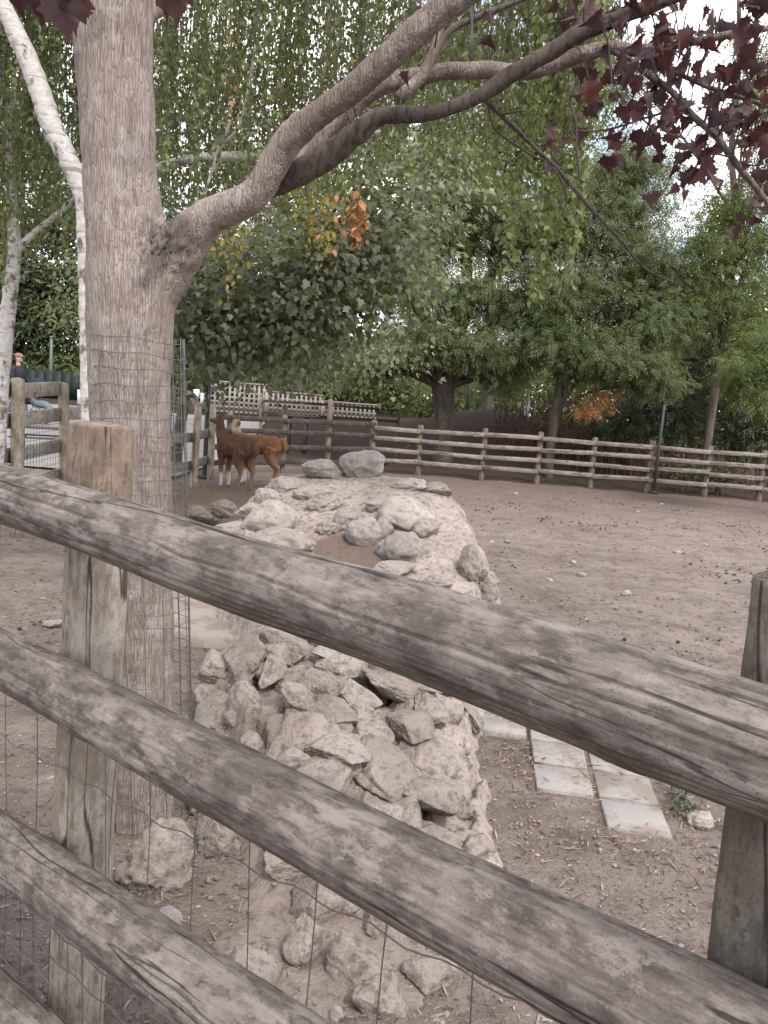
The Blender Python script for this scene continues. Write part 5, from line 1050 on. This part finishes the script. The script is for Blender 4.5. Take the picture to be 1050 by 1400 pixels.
def llama(label, loc, rotation, s, neck, head, mat, hind_shift=(0, 0), seed=0):
    """local +X is forward; 0.82 m at the back"""
    mb = MB()
    ellip(mb, (.16, 0, .66), (.23, .155, .175)); ellip(mb, (-.02, 0, .675), (.28, .16, .165)); ellip(mb, (-.24, 0, .67), (.19, .15, .165)); ellip(mb, (.27, 0, .70), (.13, .125, .15))
    NP = catmull([(.24, 0, .70)] + neck + [head[0]], 14); tube(mb, NP, np.interp(np.linspace(0, 1, 14), [0, .35, .8, 1], [.125, .085, .066, .062]), 12)
    h0, hd = np.array(head[0], float), np.array(head[1], float); hd /= np.linalg.norm(hd)
    tube(mb, np.array([h0 - hd * .05, h0 + hd * .02, h0 + hd * .09, h0 + hd * .15, h0 + hd * .185]), [.052, .064, .05, .036, .026], 12)
    side = np.cross([0, 0, 1.0], hd); side /= np.linalg.norm(side)
    for sg_ in (-1, 1):
        b = h0 + side * sg_ * .035 - hd * .01 + np.array([0, 0, .045]); tube(mb, np.array([b, b + np.array([0, 0, .05]) + side * sg_ * .012, b + np.array([0, 0, .095]) + side * sg_ * .006 - hd * .005, b + np.array([0, 0, .12]) + hd * .012]), [.02, .022, .015, .006], 8)
        y = .085 * sg_
        tube(mb, catmull([(.24, y, .62), (.235, y * 1.02, .46), (.245, y, .33), (.235, y * .95, .18), (.235, y * .95, .06), (.25, y * .95, .0)], 14), np.interp(np.linspace(0, 1, 14), [0, .3, .45, .55, .85, 1], [.085, .05, .038, .030, .026, .034]), 10)
        hs = hind_shift[0 if sg_ < 0 else 1]; y = .088 * sg_
        tube(mb, catmull([(-.26, y, .64), (-.22 + hs * .4, y * 1.08, .50), (-.29 + hs * .7, y, .36), (-.345 + hs, y * .9, .29), (-.315 + hs, y * .85, .15), (-.305 + hs, y * .85, .05), (-.285 + hs, y * .85, .0)], 16), np.interp(np.linspace(0, 1, 16), [0, .2, .4, .52, .62, .88, 1], [.125, .095, .055, .036, .028, .026, .034]), 10)
    tube(mb, catmull([(-.36, 0, .76), (-.43, 0, .755), (-.465, .01, .69), (-.47, .015, .60)], 10), np.interp(np.linspace(0, 1, 10), [0, .5, 1], [.045, .058, .035]), 10)
    V, N, Q4, T3 = voxel(mb, .0125, 4, .5)
    wool = ss(.45, .6, V[:, 2]) * (1 - ss(.98, 1.05, V[:, 2])); V = V + N * (wool * (.014 * np.abs(fbm(V * np.array([16, 16, 12.0]) + seed, 3)) + .010 * fbm(V * 34 + seed, 2)))[:, None]
    V[:, 2] -= V[:, 2].min()
    root = thing('llama', label, 'llama', tuple(loc)); root.rotation_euler = (0, 0, rotation); root.scale = (s, s, s)
    def add(mbx, nm, mt): o = bpy.data.objects.new(nm, mbx.mesh(nm)); o.data.materials.append(mt); col.objects.link(o); o.parent = root; return o
    add(MB().add(V, Q4, T3), 'body', mat)
    for sg_ in (-1, 1):
        e = h0 + hd * .045 + side * sg_ * .055 + np.array([0, 0, .018]); m2 = MB(); ellip(m2, e, (.011, .011, .011), n=6); add(m2, 'eye', M_pole)
    return root
p1 = at(322, 668, 12.55); z1 = hz(p1[0], p1[1])
H1 = [(.36, 0, .82), (.39, 0, .92)]; hd1 = [(.41, 0, 1.03), (.85, .35, .1)]
llama('dark brown llama standing with its tail toward the rock mound', (p1[0] - .02, 12.55, z1 + .005), math.radians(143), 1.03, H1, hd1, llama_mat('dark_llama_wool', (.105, .060, .043), (.17, .10, .07), (.055, .032, .024), ((.47, 0, 1.01), .05)), (.02, .13), 2)
p2 = at(352, 655, 13.55); z2 = hz(p2[0], p2[1])
H2 = [(.36, .0, .80), (.40, .0, .91)]; hd2 = [(.41, -.02, 1.01), (-.55, .75, .05)]
llama('reddish brown llama with a pale cheek behind the darker one', (p2[0] - .02, 13.55, z2 + .005), math.radians(172), 1.04, H2, hd2, llama_mat('red_llama_wool', (.20, .098, .056), (.28, .145, .082), (.10, .048, .030), ((.38, .03, .97), .15)), (.03, -.05), 8)

# ------------------------------------------------------------------ people beyond the left fence
M_skin = plain_mat('skin', (.42, .26, .19), .6, .1); M_jean = plain_mat('denim', (.075, .11, .17), .85, .25, 40); M_navy = plain_mat('dark_jacket', (.018, .020, .030), .8, .3); M_lblue = plain_mat('pale_blue_coat', (.20, .30, .40), .8, .15)
M_cap = plain_mat('tan_cap', (.20, .115, .08), .8, .2); M_hair = plain_mat('brown_hair', (.05, .032, .022), .7, .3); M_shoe = plain_mat('dark_shoe', (.02, .02, .024), .6); M_pink = plain_mat('rose_coat', (.30, .13, .13), .8, .15)
def person(label, loc, rotation, hgt, top, legs, cap=None, stride=.0, lean=0.0, crouch=0.0):
    s = hgt / 1.75; root = thing('person', label, 'person', tuple(loc)); root.rotation_euler = (0, 0, rotation); root.scale = (s, s, s)
    def add(mbx, nm, mt, vs=.016, sm=4):
        V, N, Q4, T3 = voxel(mbx, vs, sm); o = bpy.data.objects.new(nm, MB().add(V, Q4, T3).mesh(nm)); o.data.materials.append(mt); col.objects.link(o); o.parent = root; return o
    dz = -crouch * .35
    hips, chest, neck, hd_ = np.array([0, 0, .93 + dz]), np.array([.05 * lean, 0, 1.28 + dz]), np.array([.16 * lean, 0, 1.48 + dz]), np.array([.22 * lean + .01, 0, 1.64 + dz])
    b = MB(); tube(b, catmull([neck - [0, 0, .05], neck + [0, 0, .06], hd_], 6), [.058, .055, .052, .055, .06, .06], 10); ellip(b, hd_, (.098, .078, .118)); ellip(b, hd_ + [.088, 0, -.005], (.022, .014, .022), n=8); ellip(b, hd_ + [.07, 0, -.065], (.03, .03, .03), n=8)
    for sg_ in (-1, 1):
        ellip(b, hd_ + [-.005, sg_ * .08, -.005], (.02, .012, .03), n=8)
        w = np.array([.22, sg_ * .25, .90 + dz]); ellip(b, w + [.01, 0, -.03], (.025, .04, .05), n=8)
        for f_ in range(4): tube(b, np.array([w + [.03 - .018 * f_, 0, -.06], w + [.035 - .018 * f_, -sg_ * .01, -.10 - .006 * (f_ % 2)], w + [.03 - .018 * f_, -sg_ * .025, -.125]]), .009, 6)
        tube(b, np.array([w + [.03, 0, -.01], w + [.055, -sg_ * .01, -.05], w + [.055, -sg_ * .02, -.075]]), .011, 6)
    add(b, 'body', M_skin, .009, 2)
    t = MB(); tube(t, catmull([hips - [0, 0, .06], hips + [0, 0, .12], chest, neck - [0, 0, .03]], 10), np.array([.155, .15, .15, .155, .165, .175, .175, .16, .12, .07]), 16)
    for sg_ in (-1, 1): tube(t, catmull([neck + [-.01, sg_ * .13, -.08], neck + [0, sg_ * .215, -.14], [.02, sg_ * .26, 1.18 + dz], [.12, sg_ * .27, 1.02 + dz], [.22, sg_ * .25, .90 + dz]], 12), np.linspace(.07, .042, 12), 10)
    add(t, 'jacket', top)
    l = MB()
    for sg_ in (-1, 1):
        d = stride * sg_; kx = d * .5 + crouch * .3; tube(l, catmull([hips + [0, sg_ * .085, .02], [kx, sg_ * .095, .50 + dz * .5], [d - .02, sg_ * .095, .08]], 12), np.interp(np.linspace(0, 1, 12), [0, .5, 1], [.105, .068, .05]), 10)
    ellip(l, hips, (.13, .165, .12)); add(l, 'trousers', legs)
    for sg_ in (-1, 1): m2 = MB(); tube(m2, np.array([[stride * sg_ - .07, sg_ * .095, .05], [stride * sg_ + .02, sg_ * .098, .055], [stride * sg_ + .13, sg_ * .10, .035], [stride * sg_ + .19, sg_ * .10, .03]]), [.045, .052, .042, .03], 10); add(m2, 'shoe', M_shoe, .012, 2)
    hr = MB(); ellip(hr, hd_ + [-.012, 0, .02], (.10, .085, .112)); ellip(hr, hd_ + [-.05, 0, -.03], (.06, .07, .09)); add(hr, 'hair', M_hair, .012, 2)
    if cap is not None:
        c = MB(); ellip(c, hd_ + [0, 0, .055], (.107, .092, .075)); tube(c, np.array([hd_ + [.05, 0, .045], hd_ + [.12, 0, .042], hd_ + [.185, 0, .03]]), [.07, .07, .045], 12); 
        for q in range(len(c.V)): pass
        V = c.V[-1]; V[:, 2] = hd_[2] + .04 + (V[:, 2] - hd_[2] - .04) * .18
        add(c, 'cap', cap, .010, 2)
    return root
p = at(22, 588, 21.0); person('person in a dark jacket and tan cap beyond the left fence', (p[0] + .05, 21, hz(p[0], 21) + .045), math.radians(-10), 1.86, M_navy, M_jean, M_cap, .22)
p = at(-2, 590, 20); person('person in blue jeans at the path edge beside the capped person', (p[0] - .05, 20, hz(p[0], 20) + .045), math.radians(60), 1.62, M_navy, M_jean, None, .16)
p = at(-4, 640, 11.5); person('child in a pale blue coat behind the netted left fence', (p[0] - .07, 11.5, hz(p[0], 11.5)), math.radians(100), .98, M_lblue, M_navy, None, .05)
p = at(229, 600, 17.5); person('person in a pale blue top bending beyond the tree guard', (p[0], 17.5, hz(p[0], 17.5)), math.radians(160), 1.35, M_lblue, M_navy, None, .1, 1.1, .2)
# pushchair
pp = at(49, 576, 21.2); g = hz(pp[0], pp[1]) + .045; pc = thing('pushchair', 'dark pushchair with a grey-blue lining on the grey path', 'pushchair', (pp[0], pp[1], g)); o3 = np.array([pp[0], pp[1], g])
hb = MB(); tube(hb, catmull([o3 + [-.28, 0, .52], o3 + [-.22, 0, .80], o3 + [0, 0, .98], o3 + [.22, 0, .90]], 12), np.linspace(.2, .24, 12), 14); hb.build('hood', M_navy, pc)
sb = MB(); tube(sb, catmull([o3 + [-.2, 0, .86], o3 + [-.05, 0, .55], o3 + [.3, 0, .48], o3 + [.42, 0, .28]], 12), np.linspace(.13, .09, 12), 12); sb.build('seat', plain_mat('grey_blue_lining', (.12, .15, .18), .8), pc)
for sx in (-.3, .38):
    for sy in (-.24, .24):
        A = np.linspace(0, 2 * math.pi, 17); w_ = tube(MB(), np.array([o3 + [sx + .12 * math.cos(a_), sy, .135 + .12 * math.sin(a_)] for a_ in A]), .018, 6, False).build('wheel', M_shoe, pc)
for sy in (-.24, .24): tube(MB(), catmull([o3 + [-.3, sy, .14], o3 + [.05, sy, .5], o3 + [-.42, sy, 1.0]], 10), .013, 6).build('frame_tube', M_pole, pc); tube(MB(), np.array([o3 + [.38, sy, .14], o3 + [-.1, sy, .62]]), .013, 6).build('frame_tube', M_pole, pc)
tube(MB(), np.array([o3 + [-.42, -.24, 1.0], o3 + [-.42, .24, 1.0]]), .016, 6).build('handle', M_shoe, pc)

# ------------------------------------------------------------------ background trees, shrubs and brush
def shrub(name, label, lobes, tmpl, lmat, size, per, clump, group=None, cat='shrub', droop=.3):
    c0 = at(*lobes[0][:3]); g = hz(c0[0], c0[1]); t = thing(name, label, cat, (c0[0], c0[1], g), group); pos, T, Nn = [], [], []; st = MB()
    for (u, v, Y, rx, rz, k) in lobes:
        c = at(u, v, Y); cl = c + unit(k) * (rng.random((k, 1)) ** .4) * np.array([rx, rx * .7, rz]); gb_ = hz(c[0], c[1])
        for q in range(k):
            if q % 3 == 0: tube(st, catmull([(c[0] + rng.normal(0, .1), c[1], gb_ - .05), (c + cl[q]) / 2, cl[q]], 7), np.linspace(.04, .008, 7), 5, False)
            m = int(per * rng.uniform(.6, 1.3)); o = rng.normal(size=(m, 3)) * np.array([clump, clump, clump * .75]); pos.append(cl[q] + o); T.append(unit(m) + o / clump * .5 + [0, 0, -droop]); nv = unit(m); nv[:, 2] = np.abs(nv[:, 2]) + .5; Nn.append(nv)
    st.build('stems', M_dbark, t); pos = np.concatenate(pos); MB().add(*scatter(tmpl, pos, np.concatenate(T), np.concatenate(Nn), size * rng.uniform(.6, 1.3, len(pos)))).build('foliage', lmat, t); return t
shrub('evergreen_shrub', 'dark evergreen shrub filling the gap behind the black pole', [(900,570,20.5,1.1,.8,22),(850,590,20.5,.9,.5,12),(930,520,21,.9,.9,16)], PINN, M_dark, .3, 34, .26)
shrub('evergreen_shrub', 'tall dark evergreen shrub beyond the slim leaning trunk', [(1010,560,21,1.3,1.0,26),(1050,600,20.5,1.0,.6,14),(960,470,22,1.0,1.3,22),(1045,430,22,1.2,1.2,20)], PINN, M_dark, .3, 34, .28)
shrub('low_shrub', 'low green shrub at the foot of the right rails', [(935,645,18.6,.5,.2,7),(985,650,18.6,.5,.18,7)], BIRCH, M_dark, .09, 60, .16)
# bare brown brushwood on the bank
M_brush = plain_mat('brushwood', (.115, .07, .055), .9, .35, 8)
for (u, v, Y, w, h, n, lb) in ((745, 600, 21.0, 1.3, 1.5, 260, 'tangle of bare brown brushwood on the bank behind the slender ash'), (840, 610, 20.6, 1.3, 1.4, 240, 'tangle of bare brushwood on the bank between the slender ash and the black pole'), (950, 620, 20.4, 1.4, 1.3, 200, 'tangle of bare brushwood behind the slim leaning trunk')):
    c = at(u, v, Y); mb = MB()
    for q in range(n):
        x = c[0] + rng.uniform(-w, w); y = c[1] + rng.uniform(-.9, .9); g = hz(x, y); hh = h * rng.uniform(.35, 1); d = rng.normal(0, .35, 2)
        tube(mb, catmull([(x, y, g - .05), (x + d[0] * .4, y + d[1] * .4, g + hh * .6), (x + d[0] * 1.4, y + d[1], g + hh * rng.uniform(.6, 1))], 5), np.linspace(.012, .004, 5), 3, False)
    t = thing('brushwood', lb, 'brush', (c[0], c[1], hz(c[0], c[1]))); mb.build('stems', M_brush, t)
# trees behind the left path
M_bk = leaf_mat('hazy_backwood_leaf', [(0.0, (.10, .13, .065)), (.6, (.16, .19, .095)), (1.0, (.24, .26, .13))], .5, .55, .2, ((.13, .13, .07), .4, .4))  # leaf colours brightened; the distance haze is painted into them
tree('dark_tree', 'dark yew-like tree behind the capped person', [(15,585,29,14),(18,500,29,13),(20,420,29,11),(20,300,29,8),(20,150,29,5)], [(10,460,28.5,1.6,1.2,26),(30,380,28.5,1.7,1.2,24),(0,320,29,1.6,1.2,20),(60,440,28.5,1.3,1.2,22),(20,510,28,1.2,.6,14),(60,300,29,1.4,1.2,16),(40,200,29.5,1.8,1.5,16)], PINS, M_dark, M_dbark, .5, 36, .38)
tree('dark_tree', 'olive-green tree behind the thin lamp pole', [(115,590,28.5,16),(112,520,28.5,15),(100,480,28.5,12),(70,455,28.5,9),(40,440,28.5,6)], [(90,500,27.5,1.0,.7,20),(100,440,28,1.2,.9,20),(120,380,28.5,1.4,1.2,20),(80,350,28.5,1.2,1,14),(110,300,28.5,1.3,1.2,14),(110,530,27.5,.7,.4,8)], PINS, M_ash, M_dbark, .45, 36, .34)
tree('broadleaf_tree', 'large broadleaf tree rising behind the lattice screen', [(300,590,31,18),(302,520,31,17),(305,440,31,14),(310,350,31,10),(310,200,31,6)], [(250,450,30.5,2.2,1.3,26),(330,470,30,2.0,1.0,24),(400,440,30.5,2.2,1.3,26),(300,360,31,2.4,1.6,24),(400,330,31,2.2,1.8,22),(240,330,31,1.8,1.8,18),(330,220,31,2.4,1.8,18),(440,240,31.5,2.0,1.8,14),(200,220,31,2,1.8,12),(280,100,31,2.4,1.8,14)], PINS, M_ash, M_dbark, .5, 40, .45)
tree('broadleaf_tree', 'pale green broadleaf tree behind the far end of the lattice screen', [(470,585,30,10),(472,540,30,9),(475,500,30,8),(480,460,30,5)], [(430,520,29.5,1.5,.6,22),(490,510,29.5,1.4,.7,22),(380,515,29.5,1.2,.5,16),(540,530,30,1.2,.5,14),(520,480,30,.9,.5,6)], PINS, M_bk, M_dbark, .45, 40, .36)
tree('poplar_tree', 'tall blue-green tree far behind the slender ash', [(930,600,32,14),(930,500,32,12),(925,420,32,9),(925,370,32,5)], [(920,480,31.5,1.8,1.8,26),(930,400,31.5,1.2,1.0,14),(1000,300,32,1.0,1.2,12),(1040,380,32,1.8,1.8,18),(1000,480,31.5,2,1.5,20)], PINS, M_ash, M_dbark, .5, 36, .42)
tree('broadleaf_tree', 'tall blue-green tree rising above both ash crowns', [(668,600,29,14),(670,500,29,13),(672,380,29,11),(675,250,29,9),(680,120,29,6),(680,30,29,4)], [(600,160,28.5,1.8,1.4,20),(700,180,28.5,1.9,1.3,22),(660,250,28.5,1.8,1.0,18),(770,150,28.5,1.6,1.4,18),(570,90,29,1.6,1.4,13),(660,70,29,1.8,1.4,14),(760,240,28.5,1.4,.9,12),(800,60,29,1.2,1.2,8),(520,190,29,1.3,1.2,11)], PINS, M_ash, M_dbark, .5, 42, .45)
# the wood beyond, read as one mass
pos = []
for _ in range(420):
    u = rng.uniform(-80, 1130); Y = rng.uniform(34, 46); vtop = 470 + 25 * math.sin(u * .012) + 12 * math.sin(u * .05); v = rng.uniform(vtop, 590); c = at(u, v, Y); c[2] = max(c[2], hz(c[0], c[1]) + .3); m = 46; pos.append(c + rng.normal(size=(m, 3)) * np.array([.9, .6, .6]))
pos = np.concatenate(pos); m = len(pos); nv = unit(m); nv[:, 2] = abs(nv[:, 2]) + .4
tag(MB().add(*scatter(PINS, pos, unit(m), nv, rng.uniform(.5, 1.0, m))).build('woodland', M_bk), 'distant haze-paled green woodland beyond the bank', 'woodland', kind='stuff')
